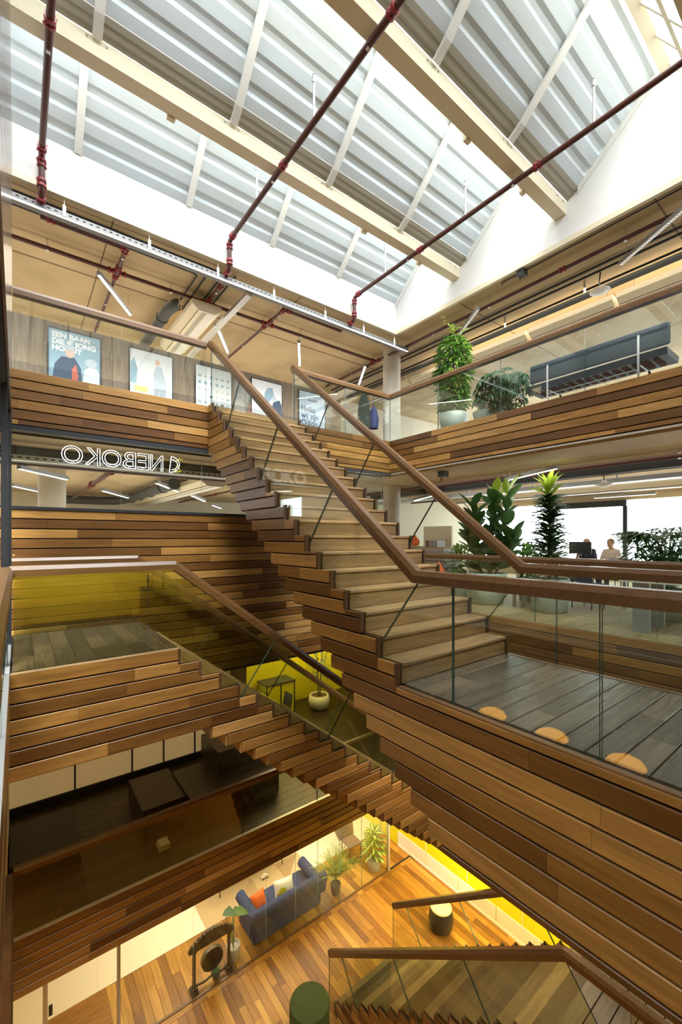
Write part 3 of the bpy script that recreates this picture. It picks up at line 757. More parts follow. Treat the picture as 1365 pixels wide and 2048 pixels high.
for i, x0 in enumerate(PX):
    p = emp('poster', plab[i], 'poster', (x0, PY + .02, PB), group='framed posters on the third floor')
    x1 = x0 + PW
    box('backing', (x0 + .012, PY, PB + .012), (x1 - .012, PY + .028, PT - .012), ['p_sky', 'p_white', 'p_white', 'p_white', 'p_lil'][i], p)
    fr = MB()
    for lo, hi in (((x0, PY - .012, PB), (x0 + .014, PY + .03, PT)), ((x1 - .014, PY - .012, PB), (x1, PY + .03, PT)), ((x0 + .014, PY - .012, PT - .014), (x1 - .014, PY + .03, PT)), ((x0 + .014, PY - .012, PB), (x1 - .014, PY + .03, PB + .014))): fr.box(lo, hi)
    fr.build('frame', 'black', p)
    rot = (R(90), 0, 0)
    if i == 0:
        for k, tx in enumerate(('EEN BAAN', 'DIE JE JONG', 'HOUDT')):
            text_obj('lettering', tx, .125, 'p_white', p, (x0 + .06, PY - .002, 3.56 - k * .115), rot, sx=1.0, bold=.007)
        flat('figure', [(x0 + .06, PB + .1), (x0 + .10, 2.95), (x0 + .2, 3.10), (x0 + .40, 3.12), (x0 + .5, 2.95), (x0 + .52, PB + .1)], PY, 'p_navy', p, up=.13)
        flat('face', ell(x0 + .33, 3.20, .075, .10), PY - .002, 'p_skin', p, up=.13); flat('cap', ell(x0 + .33, 3.28, .095, .055), PY - .004, 'p_grey', p, up=.13)
        flat('figure', [(x0 + .52, PB + .1), (x0 + .55, 2.93), (x0 + .62, 3.0), (x0 + .75, 3.0), (x0 + .79, 2.9), (x0 + .79, PB + .1)], PY - .001, 'p_white', p, up=.13)
        flat('cap', ell(x0 + .66, 3.08, .10, .08), PY - .003, 'p_grey', p, up=.13); flat('vest', [(x0 + .36, PB + .2), (x0 + .36, 2.9), (x0 + .42, 3.0), (x0 + .46, 2.8), (x0 + .45, PB + .2)], PY - .003, 'p_red', p, up=.13)
        flat('door', [(x0 + .72, 2.9), (x0 + .72, 3.35), (x0 + .80, 3.35), (x0 + .80, 2.9)], PY - .0005, 'p_sky', p, up=.13)
    if i == 1:
        flat('figure', [(x0 + .44, PB + .1), (x0 + .47, 2.9), (x0 + .44, 3.15), (x0 + .50, 3.32), (x0 + .60, 3.32), (x0 + .66, 3.1), (x0 + .70, 2.95), (x0 + .66, PB + .1), (x0 + .58, PB + .1), (x0 + .56, 2.8), (x0 + .53, PB + .1)], PY, 'p_grey', p, up=.13)
        flat('face', ell(x0 + .52, 3.39, .045, .06), PY - .002, 'p_skin', p, up=.13)
        flat('figure', [(x0 + .02, 2.9), (x0 + .03, 3.3), (x0 + .09, 3.4), (x0 + .15, 3.2), (x0 + .13, 2.9)], PY, 'p_sky', p, up=.13)
        flat('mark', [(x0 + .10, 2.75), (x0 + .10, 2.86), (x0 + .34, 2.86), (x0 + .34, 2.75)], PY, 'p_yel', p, up=.13)
    if i == 2:
        for rr in range(6):
            for cc in range(6):
                flat('pictogram', ell(x0 + .10 + cc * .125, 3.48 - rr * .14, random.uniform(.025, .042), random.uniform(.02, .042), 6), PY, random.choice(('p_grey', 'p_grey', 'p_sky', 'p_navy')) if rr > 1 else 'p_sky', p)
    if i == 3:
        flat('figure', [(x0 + .5, PB + .1), (x0 + .5, 3.0), (x0 + .58, 3.25), (x0 + .74, 3.32), (x0 + .80, 3.2), (x0 + .80, PB + .1)], PY, 'p_navy', p)
        flat('face', ell(x0 + .60, 3.33, .06, .08), PY - .002, 'p_grey', p)
        flat('shade', [(x0 + .36, 3.1), (x0 + .34, 3.4), (x0 + .42, 3.55), (x0 + .55, 3.58), (x0 + .6, 3.4)], PY, 'p_sky', p)
    if i == 4:
        for k, tx in enumerate(('Hallo,', 'wij zijn', 'Odido.')):
            text_obj('lettering', tx, .20, 'p_ink', p, (x0 + .075, PY - .002, 3.20 - k * .175), rot, sx=.95, bold=.004)
        for k in range(5): flat('mark', ell(x0 + .30 + k * .058, 3.50, .024 if k in (0, 4) else .018, .028), PY, 'p_ink', p)

# neon sign hung behind the second-floor window: it reads from inside, so it is seen mirrored
ns_ = emp('neon_sign', 'white neon outline lettering hung behind the back window, mirrored', 'sign', (1.2, BE + .26, 1.1))
xL, xR = .492, 1.862; zt = 1.325; zb_ = 1.07
glyph = 'OKOBEN'; wdt = [1.12, .86, 1.12, .78, .72, .82]; tot = sum(wdt) + .10 * 5; xx = xL
for ch, wd in zip(glyph, wdt):
    ww = wd / tot * (xR - xL)
    o = text_obj('letter', ch, 1.0, 'neon', ns_, (xx, BE + .26, zb_), (R(90), 0, R(180)), outline=.008)
    me = o.data; xs_ = [v.co.x for v in me.vertices]; ys_ = [v.co.y for v in me.vertices]
    x0_, x1_, y0_, y1_ = min(xs_), max(xs_), min(ys_), max(ys_)
    # redo the tube outline at the letter's true size so the tube stays round
    bpy.data.objects.remove(o)
    c = bpy.data.curves.new('letter', 'FONT'); c.body = ch; c.size = 1.0; c.fill_mode = 'NONE'; c.resolution_u = 6
    tmp = bpy.data.objects.new('letter', c); C.objects.link(tmp)
    dg = bpy.context.evaluated_depsgraph_get(); ev = tmp.evaluated_get(dg); cm = bpy.data.meshes.new_from_object(ev)
    bpy.data.objects.remove(tmp); bpy.data.curves.remove(c)
    vs_ = [v.co.copy() for v in cm.vertices]; nb = {}
    for e_ in cm.edges:
        a_, b_ = e_.vertices; nb.setdefault(a_, []).append(b_); nb.setdefault(b_, []).append(a_)
    seen = set(); mbn = MB(); kx = ww / (x1_ - x0_); kz = (zt - zb_) / (y1_ - y0_)
    for st_ in nb:
        if st_ in seen: continue
        loop = [st_]; seen.add(st_)
        while True:
            nx = [q for q in nb[loop[-1]] if q not in seen]
            if not nx: break
            seen.add(nx[0]); loop.append(nx[0])
        pp = [(xx + (x1_ - vs_[q].x) * kx, BE + .26, zb_ + (vs_[q].y - y0_) * kz) for q in loop]
        if len(pp) > 2: mbn.tube(pp + [pp[0]], .0048, 6, cap=False)
    mbn.build('letter', 'neon', ns_)
    xx += ww + .10 / tot * (xR - xL)
em = MB(); cx_, cz_ = 1.99, 1.20
em.tube([(cx_ - .03, BE + .26, 1.07), (cx_ + .0, BE + .26, 1.33)], .0048, 6)
em.tube([(cx_ - .03 + .16 * math.sin(t) * .9 + .03 * (t / 3.14), BE + .26, 1.07 + .13 * (1 - math.cos(t))) for t in [k * math.pi / 14 for k in range(15)]], .0048, 6)
em.tube([(cx_ + .01 + .09 * math.sin(t), BE + .26, 1.12 + .08 * (1 - math.cos(t))) for t in [k * math.pi / 10 for k in range(11)]], .004, 6)
em.build('emblem', 'neon', ns_)
ey = MB()
ey.tube([(cx_ + .05, BE + .26, 1.08), (cx_ + .10, BE + .26, 1.22), (cx_ + .15, BE + .26, 1.10), (cx_ + .05, BE + .26, 1.08)], .004, 6)
ey.tube([(cx_ + .08, BE + .26, 1.26), (cx_ + .13, BE + .26, 1.31), (cx_ + .18, BE + .26, 1.29)], .004, 6)
ey.build('emblem', 'neony', ns_)
hw_ = MB()
for q in (.6, 1.2, 1.8): hw_.tube([(q, BE + .262, 1.3), (q, BE + .262, 1.41)], .002, 4)
hw_.build('hanging_wire', 'lightmetal', ns_)

# ---------------------------------------------------------------- pipes, trays, chilled beams, lamps
def pipe(label, runs, r=.04, couple=(), hang=(), m='red', cat='pipe', name='sprinkler_pipe', ceil=C3, group=None):
    b = emp(name, label, cat, runs[0][0], group=group)
    for pts in runs:
        MB().tube(pts, r, 10).build('pipe_run', m, b)
    for (p, d) in couple:
        p = Vector(p); d = Vector(d).normalized(); k = MB()
        for off in (-.035, .035):
            k.tube([p + d * (off - .017), p + d * (off + .017)], r * 1.45, 10)
        u = d.orthogonal().normalized()
        k.tube([p + u * r * 2.1, p - u * r * 2.1], .012, 6)
        k.build('coupling', 'redclamp', b)
    for p in hang:
        k = MB(); k.tube([Vector(p) + Vector((0, 0, r * .5)), (p[0], p[1], ceil)], .006, 6); k.box((p[0] - .02, p[1] - .02, p[2] - r * 1.2), (p[0] + .02, p[1] + .02, p[2] + r * 1.25))
        k.build('hanger', 'lightmetal', b)
    return b
ZP = 5.415
for i, xp in enumerate((.27, 3.06, 6.0)):
    lab = ['red sprinkler pipe under the rooflight beside the left wall', 'red sprinkler pipe crossing the middle of the rooflight', 'red sprinkler pipe crossing the right end of the rooflight'][i]
    pipe(lab, [[(xp, -2.8, ZP), (xp, 7.22, ZP), (xp, 7.29, ZP - .03), (xp, 7.30, ZP - .1), (xp, 7.30, 4.98), (xp, 7.33, 4.90), (xp, 7.42, 4.88), (xp, 7.75, 4.88)]], .04,
         [((xp, 7.15, ZP), (0, 1, 0)), ((xp, 7.30, 5.30), (0, 0, 1)), ((xp, 7.30, 5.02), (0, 0, 1)), ((xp, 7.42, 4.88), (0, 1, 0)), ((xp, 5.35, ZP), (0, 1, 0)), ((xp, 3.1, ZP), (0, 1, 0))],
         [(xp, 5.66, ZP), (xp, 3.48, ZP)], ceil=5.53)
for lab, q in [('thin sprinkler dropper over the middle pipe', (3.06, 4.55)), ('thin sprinkler dropper over the right pipe by the far beam', (6.0, 4.35)), ('thin sprinkler dropper over the right pipe near the second beam', (6.0, 2.35)), ('thin sprinkler dropper over the middle pipe near the back', (3.06, 6.2)), ('thin sprinkler dropper over the right pipe near the back', (6.0, 6.3))]:
    zt_ = ZP + .5
    t_ = emp('sprinkler_dropper', lab, 'sprinkler', (q[0], q[1], ZP))
    MB().tube([(q[0], q[1], ZP + .03), (q[0], q[1], zt_)], .016, 8).build('pipe_run', 'lightmetal', t_)
    MB().lathe([(.012, 0), (.03, .02), (.03, .06), (.02, .09), (.03, .1)], 10, (q[0], q[1], zt_)).build('sprinkler_head', 'chrome', t_)
pipe('long red pipe under the back concrete ceiling', [[(-.4, 8.63, 4.88), (7.86, 8.63, 4.88)]], .036, [((a, 8.63, 4.88), (1, 0, 0)) for a in (1.36, 1.54, 3.03, 3.22, 4.43, 4.62, 7.75)], [(x, 8.63, 4.88) for x in (.4, 2.4, 3.75, 5.4, 6.6)])
pipe('red pipe just behind the white cable tray', [[(.27, 7.78, 4.84), (1.45, 7.78, 4.84)], [(4.52, 7.80, 4.84), (6.0, 7.80, 4.84)]], .032, [((.4, 7.78, 4.84), (1, 0, 0)), ((1.40, 7.78, 4.84), (1, 0, 0)), ((4.6, 7.8, 4.84), (1, 0, 0))])
for lab, xp, yb in [('red branch pipe crossing the back ceiling at the left lamp', 1.45, 11.6), ('red branch pipe beside the dark duct elbow', 3.12, 9.1), ('red branch pipe crossing the back ceiling mid-way', 4.52, 11.6)]:
    pipe(lab, [[(xp, 7.7, 4.88), (xp, yb, 4.88)]], .036, [((xp, 8.48, 4.88), (0, 1, 0)), ((xp, 8.78, 4.88), (0, 1, 0)), ((xp, 7.9, 4.88), (0, 1, 0))], [(xp, min(yb - .3, 9.9), 4.88), (xp, 8.1, 4.88)])
pipe('long red pipe under the right concrete ceiling', [[(7.86, -2, 4.88), (7.86, 11.0, 4.88)]], .036, [((7.86, 3.6, 4.88), (0, 1, 0)), ((7.86, 8.5, 4.88), (0, 1, 0)), ((7.86, 8.78, 4.88), (0, 1, 0))], [(7.86, y, 4.88) for y in (.9, 2.6, 5.1, 6.6, 9.7)])
pipe('thin black conduit along the right rooflight edge', [[(7.56, -2, 5.02), (7.56, 4.6, 5.02)], [(7.56, 4.6, 5.02), (7.60, 4.65, 5.02)]], .012, m='cable', name='conduit', cat='conduit')
tray = emp('cable_tray', 'white lit cable tray hung under the edge of the rooflight', 'cable tray', (3, 7.52, 4.79))
MB().box((-.3, 7.45, 4.765), (7.9, 7.60, 4.775)).box((-.3, 7.45, 4.775), (7.9, 7.455, 4.84)).box((-.3, 7.595, 4.775), (7.9, 7.60, 4.84)).build('tray_channel', 'traygrey', tray)
sl = MB(); xs0 = -.2
while xs0 < 7.8:
    sl.box((xs0, 7.447, 4.80), (xs0 + .035, 7.4495, 4.815)); xs0 += .09
sl.build('slots', 'nearblack', tray)['kind'] = 'stuff'
for x in (.55, 1.73, 2.9, 4.05, 5.3, 6.4, 7.4):
    MB().box((x - .022, 7.438, 4.77), (x + .022, 7.446, 4.93)).tube([(x, 7.45, 4.9), (x, 7.45, 5.06)], .006, 6).build('bracket', 'whitepaint', tray)
M['ledstrip'] = mat('led_strip', (1, 1, 1), .5, emit=(1, .98, .94), es=3)
MB().box((-.3, 7.452, 4.757), (7.9, 7.485, 4.764)).build('led_strip', 'ledstrip', tray)
pipe('black cable run above the white tray', [[(-.3, 7.62, 4.97), (3.0, 7.62, 4.97), (3.08, 7.68, 4.97), (3.08, 9.2, 4.97)]], .018, m='cable', name='conduit', cat='conduit')
pipe('black cable run behind the white tray', [[(-.3, 7.95, 4.98), (2.62, 7.95, 4.98), (2.7, 8.0, 4.98), (2.7, 9.0, 4.98)]], .018, m='cable', name='conduit', cat='conduit')
pipe('black cable pair over the duct elbow', [[(2.85, 7.8, 4.99), (2.85, 9.4, 4.99)], [(3.3, 7.6, 4.99), (3.3, 9.2, 4.99)]], .018, m='cable', name='conduit', cat='conduit')
t_ = emp('cable_tray', 'grey perforated cable tray running back over the long handrail', 'cable tray', (3.62, 7.7, 4.75))
MB().box((3.52, 7.6, 4.72), (3.64, 11.5, 4.73)).box((3.52, 7.6, 4.73), (3.525, 11.5, 4.79)).box((3.635, 7.6, 4.73), (3.64, 11.5, 4.79)).build('tray_channel', 'lightmetal', t_)
dd = emp('duct_elbow', 'dark round duct elbow under the back ceiling', 'duct', (2.55, 9.2, 4.75))
MB().tube([(2.66, 9.0, 4.86), (2.64, 9.01, 4.86), (2.58, 9.08, 4.84), (2.52, 9.25, 4.82), (2.50, 9.6, 4.8), (2.5, 11.5, 4.8)], .115, 14).build('duct_body', 'duct', dd)
MB().tube([(2.50, 9.62, 4.8), (2.5, 9.68, 4.8)], .13, 14).build('collar', 'duct', dd)
def chilled(label, ax, x, y0, y1, z, wd=.56, group=None):
    b = emp('chilled_beam', label, 'chilled beam', (x, y0, z), group=group)
    h = wd / 2
    MB().extrude([(x - h, y0, z + .10), (x - h * .55, y0, z), (x + h * .55, y0, z), (x + h, y0, z + .10), (x + h, y0, z + .2), (x - h, y0, z + .2)], (0, y1 - y0, 0)).build('casing', 'cream', b)
    g = MB(); g.box((x - h * .28, y0 + .05, z - .004), (x + h * .02, y1 - .05, z + .001)); g.build('grille', 'grille', b)
    g = MB(); g.box((x - h * .60, y0 + .02, z - .004), (x - h * .58, y1 - .02, z + .02)); g.build('seam', 'bark', b)
    g = MB(); g.box((x + h * .08, y0 + .03, z - .004), (x + h * .55, y1 - .03, z + .001)); g.build('louvre', 'whitepaint', b)
    for y in (y0 + .2, y1 - .2): MB().tube([(x, y, z + .18), (x, y, C3 if z > 3 else 1.4)], .006, 6).build('hanger', 'lightmetal', b)
    return b
for i, (a, b) in enumerate([(1.4, 3.2), (3.27, 4.97), (5.05, 6.8), (6.9, 8.6), (8.7, 10.4)]):
    chilled(['cream chilled beam nearest on the right ceiling', 'cream chilled beam above the blue bench', 'cream chilled beam above the leafy third floor plants', 'cream chilled beam behind the column', 'cream chilled beam furthest beyond the column'][i], 'y', 9.5, a, b, 4.55, .62)
chilled('cream chilled beam over the left posters', 'y', 3.08, 8.50, 10.9, 4.62, .60)
chilled('pale chilled beam seen through the back window', 'y', 3.35, 8.75, 15.6, 1.10, .62)
pipe('black cables and added dark strips beside the right chilled beams', [[(8.45, -1, 5.0), (8.45, 11.5, 5.0)], [(8.6, -1, 4.98), (8.6, 11.5, 4.98)], [(8.95, -1, 4.92), (8.95, 11.5, 4.92)], [(9.02, -1, 4.86), (9.02, 11.5, 4.86)]], .022, m='cable', name='conduit', cat='conduit')  # first two runs added, standing in for dark shading on the ceiling
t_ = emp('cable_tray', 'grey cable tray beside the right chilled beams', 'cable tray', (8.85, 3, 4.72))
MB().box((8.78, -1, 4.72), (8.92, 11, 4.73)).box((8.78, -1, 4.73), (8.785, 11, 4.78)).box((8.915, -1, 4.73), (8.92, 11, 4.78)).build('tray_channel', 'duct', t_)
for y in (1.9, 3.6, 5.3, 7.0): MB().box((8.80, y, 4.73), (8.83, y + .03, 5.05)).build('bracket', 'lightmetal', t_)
dl = emp('ceiling_lamp', 'round white dish lamp on the right ceiling', 'lamp', (8.75, 3.32, 4.64))
MB().lathe([(.05, .0), (.17, .05), (.175, .06), (.06, .09), (.03, .14)], 20, (8.75, 3.32, 4.62)).build('dish', 'whitepaint', dl)
MB().tube([(8.75, 3.32, 4.75), (8.78, 3.34, 4.9), (8.72, 3.3, 5.0), (8.75, 3.32, 5.05)], .012, 6).build('cord', 'cable', dl)
sb_ = emp('junction_box', 'small dark junction box beside the rooflight edge', 'junction box', (7.5, 4.2, 4.95))
MB().box((7.46, 4.12, 4.93), (7.6, 4.26, 5.04)).build('housing', 'duct', sb_); MB().tube([(7.53, 4.19, 4.93), (7.50, 4.22, 4.86), (7.55, 4.25, 4.93)], .006, 5).build('cord', 'cable', sb_)
dv = Vector((.543, .84, 0)).normalized()
def led(label, p, z, ln=1.41, grid=False, e=9, group=None, ceil=C3, vec=None, light=True):
    v = vec or dv; rz = math.atan2(v.y, v.x); c = Vector((p[0], p[1], z)) + v * ln / 2
    r = emp('linear_lamp', label, 'lamp', c, rz, group)
    h = ln / 2
    MB().box((-h, -.035, .006), (h, .035, .07)).local('housing', 'lamp', r)
    MB().box((-h + .02, -.024, -.002), (h - .02, .024, .006)).local('diffuser', 'ledgrid' if grid else 'led', r)
    if grid:
        g = MB(); k = -h + .03
        while k < h - .03: g.box((k, -.027, -.006), (k + .012, .027, -.002)); k += .045
        g.local('louvre', 'lamp', r)['kind'] = 'stuff'
    for s_ in (-1, 1): MB().tube([(s_ * h * .8, 0, .07), (s_ * h * .8, 0, ceil - z)], .004, 5).local('hanger', 'lightmetal', r)
    if light:
        l = area(c.x, c.y, z - .012, ln, .05, e, (1, .9, .74), rz=rz)
    return r
led('linear lamp over the first poster', (1.159, 8.692), 4.75)
led('linear lamp over the third poster', (3.532, 9.171), 4.75)
led('linear lamp above the greeting poster', (5.433, 8.744), 4.75)
led('linear lamp just left of the tall column', (7.637, 8.819), 4.75)
led('linear lamp with louvre at the upper right ceiling', (7.55, 1.62), 4.75, 1.45, True)
led('linear lamp above the leafy plant of the third floor', (7.61, 5.197), 4.75, 1.2, True)
for i, (p, q) in enumerate([((.018, 8.462), (.753, 9.508)), ((1.58, 11.238), (2.436, 12.83)), ((2.214, 9.002), (3.056, 10.362)), ((3.603, 11.096), (4.495, 12.599)), ((5.225, 13.927), (6.094, 15.318)), ((-.085, 11.367), (.407, 12.4))]):
    v = Vector((q[0] - p[0], q[1] - p[1], 0)); ln_ = v.length
    led(['linear lamp before the column behind the back window', 'linear lamp left of the duct behind the back window', 'linear lamp on the pale beam behind the back window', 'linear lamp right of the pale beam behind the back window', 'furthest linear lamp behind the back window', 'linear lamp left of the column behind the back window'][i], p, 1.10, ln_, e=5, ceil=1.4, vec=v.normalized())
led('linear lamp over the rubber plant of the gallery', (7.428, 3.495), 1.20, 1.6, e=6, ceil=1.4, vec=Vector((.756, 1.448, 0)).normalized())
led('linear lamp near the gallery windows', (13.3, 3.7), 1.15, 1.5, e=5, ceil=1.4, vec=Vector((0, 1, 0)))
led('linear lamp beyond the right handrail of the main stair', (8.6, 7.2), 1.10, 1.5, e=5, ceil=1.4, vec=Vector((.756, 1.448, 0)).normalized())
# services seen through the back window
t_ = emp('cable_tray', 'galvanised cable tray behind the neon letters', 'cable tray', (2, 7.75, 1.12))
MB().box((-1.5, 7.68, 1.135), (6.4, 7.82, 1.145)).box((-1.5, 7.68, 1.145), (6.4, 7.686, 1.21)).box((-1.5, 7.814, 1.145), (6.4, 7.82, 1.21)).build('tray_channel', 'lightmetal', t_)
sl = MB(); q = -1.4
while q < 6.3: sl.box((q, 7.677, 1.165), (q + .05, 7.6795, 1.185)); q += .1
sl.build('slots', 'nearblack', t_)['kind'] = 'stuff'
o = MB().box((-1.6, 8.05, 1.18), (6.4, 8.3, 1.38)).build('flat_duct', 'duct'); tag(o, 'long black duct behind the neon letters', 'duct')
pipe('red pipe under the ceiling behind the back window', [[(-1.5, 8.55, 1.22), (6.4, 8.55, 1.22)], [(1.36, 8.55, 1.22), (1.33, 15.9, 1.22)]], .05, [((1.36, 8.65, 1.22), (0, 1, 0)), ((1.34, 11, 1.22), (0, 1, 0))], ceil=1.4)
pipe('thin red pipe beyond the pale beam behind the window', [[(4.6, 9, 1.28), (4.6, 15.5, 1.28)]], .03, [((4.6, 12, 1.28), (0, 1, 0))], ceil=1.4)
dd = emp('round_duct', 'dark round duct beside the pale beam behind the window', 'duct', (2.6, 12, 1.15))
MB().tube([(2.75, 9.6, 1.2), (2.68, 14.2, 1.2), (2.5, 14.9, 1.18), (2.1, 15.2, 1.18), (1.0, 15.3, 1.18)], .13, 14).build('duct_body', 'duct', dd)
for y in (10.4, 11.6, 12.8, 13.9): MB().tube([(2.73, y, 1.2), (2.725, y + .06, 1.2)], .145, 14).build('collar', 'duct', dd)
o = MB().box((3.2, 13.5, L2), (4.1, 14.1, .62)).build('cabinet', 'whitepaint'); tag(o, 'white cabinet top behind the back window', 'cabinet')
o = MB().box((6.6, 14.8, L2), (7.6, 15.3, .66)).build('locker', 'lamp'); tag(o, 'grey locker top behind the back window by the stair', 'locker')
o = MB().box((4.4, 13.9, L2), (5.6, 13.96, .52)).build('partition_screen', 'locker'); tag(o, 'brown screen top behind the back window', 'screen')
# services over the right gallery
pipe('red pipe under the gallery ceiling', [[(8.3, -2, 1.30), (8.3, 11, 1.30)]], .04, [((8.3, 4.4, 1.3), (0, 1, 0))], [(8.3, y, 1.3) for y in (2, 5, 7)], ceil=1.4)
pipe('second red pipe under the gallery ceiling', [[(11.2, -2, 1.25), (11.2, 11, 1.25)]], .03, m='red', ceil=1.4)
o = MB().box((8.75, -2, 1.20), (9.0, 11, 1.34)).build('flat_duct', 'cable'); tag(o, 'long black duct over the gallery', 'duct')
t_ = emp('cable_tray', 'grey cable tray over the gallery planters', 'cable tray', (9.3, 3, 1.15))
MB().box((9.25, -2, 1.08), (9.5, 11, 1.09)).box((9.25, -2, 1.09), (9.255, 11, 1.17)).box((9.495, -2, 1.09), (9.5, 11, 1.17)).build('tray_channel', 'lightmetal', t_)
for y in (1.5, 3.2, 4.9, 6.6): MB().box((9.28, y, 1.1), (9.31, y + .03, 1.4)).build('bracket', 'lightmetal', t_)
chilled('cream chilled beam over the gallery desks', 'y', 10.4, 0, 8, 1.02, .5)
dl = emp('ceiling_lamp', 'white dish lamp over the gallery', 'lamp', (9.2, 3.5, 1.1))
MB().lathe([(.05, .0), (.16, .05), (.165, .06), (.06, .09), (.03, .14)], 20, (9.15, 3.4, 1.0)).build('dish', 'whitepaint', dl)
MB().tube([(9.15, 3.4, 1.12), (9.15, 3.4, 1.4)], .01, 6).build('cord', 'cable', dl)
cm_ = emp('ceiling_sensor', 'small dark camera under the right fascia', 'sensor', (7.1, 6.0, 1.3))
MB().box((7.0, 5.6, 1.28), (7.16, 5.76, 1.40)).build('housing', 'duct', cm_); MB().tube([(7.08, 5.68, 1.28), (7.05, 5.72, 1.2), (7.1, 5.75, 1.28)], .008, 5).build('cord', 'cable', cm_)

# ---------------------------------------------------------------- gallery: windows and furniture
w3 = struct(box('window_3', (14.9, -4, L2), (15.05, 12, -.95), 'offwhite'), 'bright outside windows of the gallery')
box('window_head', (14.9, -4, 1.18), (15.05, 12, 1.42), 'offwhite', w3)
for y in (-1.6, .6, 2.75, 4.95, 7.2, 9.6): box('mullion', (14.9, y - .06, -.95), (15.0, y + .06, 1.18), 'black', w3)
box('transom', (14.92, 7.2, -.32), (14.98, 9.6, -.24), 'black', w3)
for p, q in zip((-4, -1.6, .6, 2.75, 4.95, 7.2, 9.6), (-1.6, .6, 2.75, 4.95, 7.2, 9.6, 12)):
    pane([(14.96, p + .06, -.95), (14.96, q - .06, -.95), (14.96, q - .06, 1.18), (14.96, p + .06, 1.18)], (1, 0, 0), w3, th=.01)
box('blind_box', (14.72, 4.85, .98), (14.88, 7.0, 1.17), 'black', w3)
struct(box('wall_gallery_end', (9.6, 10.4, L2), (15, 10.6, 1.42), 'offwhite'))

# ---------------------------------------------------------------- plants
def leaf_geo(L, Wd, fold=.12, droop=.15, n=5, shape='oval'):
    """blade along +x, up +z: five-column strip"""
    vs = []; fs = []; mi = []
    for i in range(n + 1):
        t = i / n
        wv = {'oval': math.sin(math.pi * min(1, t * .96 + .02)) ** .7, 'lance': math.sin(math.pi * t ** .7) ** .9 if 0 < t < 1 else 0.02, 'heart': (1.25 * (1 - t) ** .6 * (t * 6 if t < .17 else 1.02)) if t < 1 else 0}[shape]
        wv = max(wv, .03) * Wd / 2; z = -droop * L * t * t
        for u in (-1, -.5, 0, .5, 1): vs.append((t * L, u * wv, z + abs(u) * fold * wv * 2))
    for i in range(n):
        for j in range(4):
            fs.append((i * 5 + j, i * 5 + j + 1, i * 5 + 6 + j, i * 5 + 5 + j)); mi.append(1 if j in (0, 3) else 0)
    return vs, fs, mi
def frame(d, up=Vector((0, 0, 1)), roll=0):
    x = Vector(d).normalized(); y = up.cross(x)
    if y.length < 1e-3: y = Vector((0, 1, 0)).cross(x)
    y.normalize(); z = x.cross(y); m_ = Matrix((x, y, z)).transposed()
    return m_ @ Matrix.Rotation(roll, 3, 'X')
def add_leaf(mb, p, d, L, Wd, roll=0, mi=0, **kw):
    vs, fs, _ = leaf_geo(L, Wd, **kw); m_ = frame(d, roll=roll); p = Vector(p)
    mb.add([p + m_ @ Vector(v) for v in vs], fs, mi, True)
LM = {}
def leaf_obj(root, p, d, L, Wd, mats, roll=0, name='leaf', **kw):
    """a single large leaf as a part; meshes shared between alike leaves"""
    key = (round(L, 2), round(Wd, 2), str(mats), str(sorted(kw.items())))
    if key not in LM:
        vs, fs, mi = leaf_geo(round(L, 2), round(Wd, 2), **kw); me = bpy.data.meshes.new(name); me.from_pydata(vs, [], fs)
        for m_ in (mats if isinstance(mats, (list, tuple)) else [mats]): me.materials.append(M[m_])
        if isinstance(mats, (list, tuple)): me.polygons.foreach_set('material_index', mi)
        me.polygons.foreach_set('use_smooth', [True] * len(fs)); LM[key] = me
    o = bpy.data.objects.new(name, LM[key]); C.objects.link(o); o.parent = root
    o.location = p; o.rotation_euler = frame(d, roll=roll).to_euler()
    return o
M['varleaf_in'] = mat('dieffenbachia_pale', (.46, .52, .12), .4); M['varleaf_out'] = mat('dieffenbachia_rim', (.06, .17, .02), .4)
U = random.uniform
def sph():
    while True:
        v = Vector((U(-1, 1), U(-1, 1), U(-1, 1)))
        if .1 < v.length < 1: return v
def pot(root, r0, r1, h, m, soil=True, th=.02):
    MB().lathe([(r0 * .9, 0), (r0, .02), (r1, h - .01), (r1 - .005, h), (r1 - th, h), (r1 - th - .005, h - .05)], 28).local('pot', m, root)
    if soil: MB().lathe([(.001, h - .06), (r1 - th, h - .055)], 20, cap=False).local('soil', 'soil', root)
def plant(name, label, loc, group=None): return emp(name, label, 'plant', loc, 0, group)
# third floor: weeping fig and schefflera
p = plant('potted_fig', 'tall leafy fig in a pale pot on the third floor by the rail', (7.35, 5.62, L3 + .004))
pot(p, .25, .31, .43, 'pot')
MB().tube([(0, 0, .3), (.03, .02, .9), (-.02, 0, 1.5), (0, .01, 2.0)], [.03, .025, .02, .008], 7).local('trunk', 'bark', p)
mb = MB(); mf = MB()
for i in range(2300):
    z = U(.5, 2.05); t = (z - .5) / 1.55; rr = (.27 + .07 * math.sin(3 * t + .4)) * (1 - .5 * max(0, t - .88) / .12) * (1.12 if t > .45 else .85) * math.sqrt(U(.1, 1)); a = U(0, 6.283)
    pos = Vector((rr * math.cos(a), rr * math.sin(a), z)); d = Vector((math.cos(a), math.sin(a), U(-1.2, .2)))
    add_leaf(mf if (i % 7 == 0 and z > 1.1) else mb, pos, d, U(.10, .16), U(.04, .055), U(-.6, .6), n=2)
for a, z in ((.3, 2.1), (1.5, 2.2), (3, 2.15), (5.2, 1.9)):
    for k in range(7): add_leaf(mf, (.12 * math.cos(a) * k * .3, .12 * math.sin(a) * k * .3, z + .045 * k), (math.cos(a + k), math.sin(a + k), .3), .13, .045, n=2)
mb.local('foliage', 'leaf', p)['kind'] = 'stuff'; mf.local('young_foliage', 'leaffresh', p)['kind'] = 'stuff'
p = plant('potted_schefflera', 'broad blue-green bushy plant in a low pale pot on the third floor', (7.3, 4.78, L3 + .004))
pot(p, .22, .28, .27, 'pot')
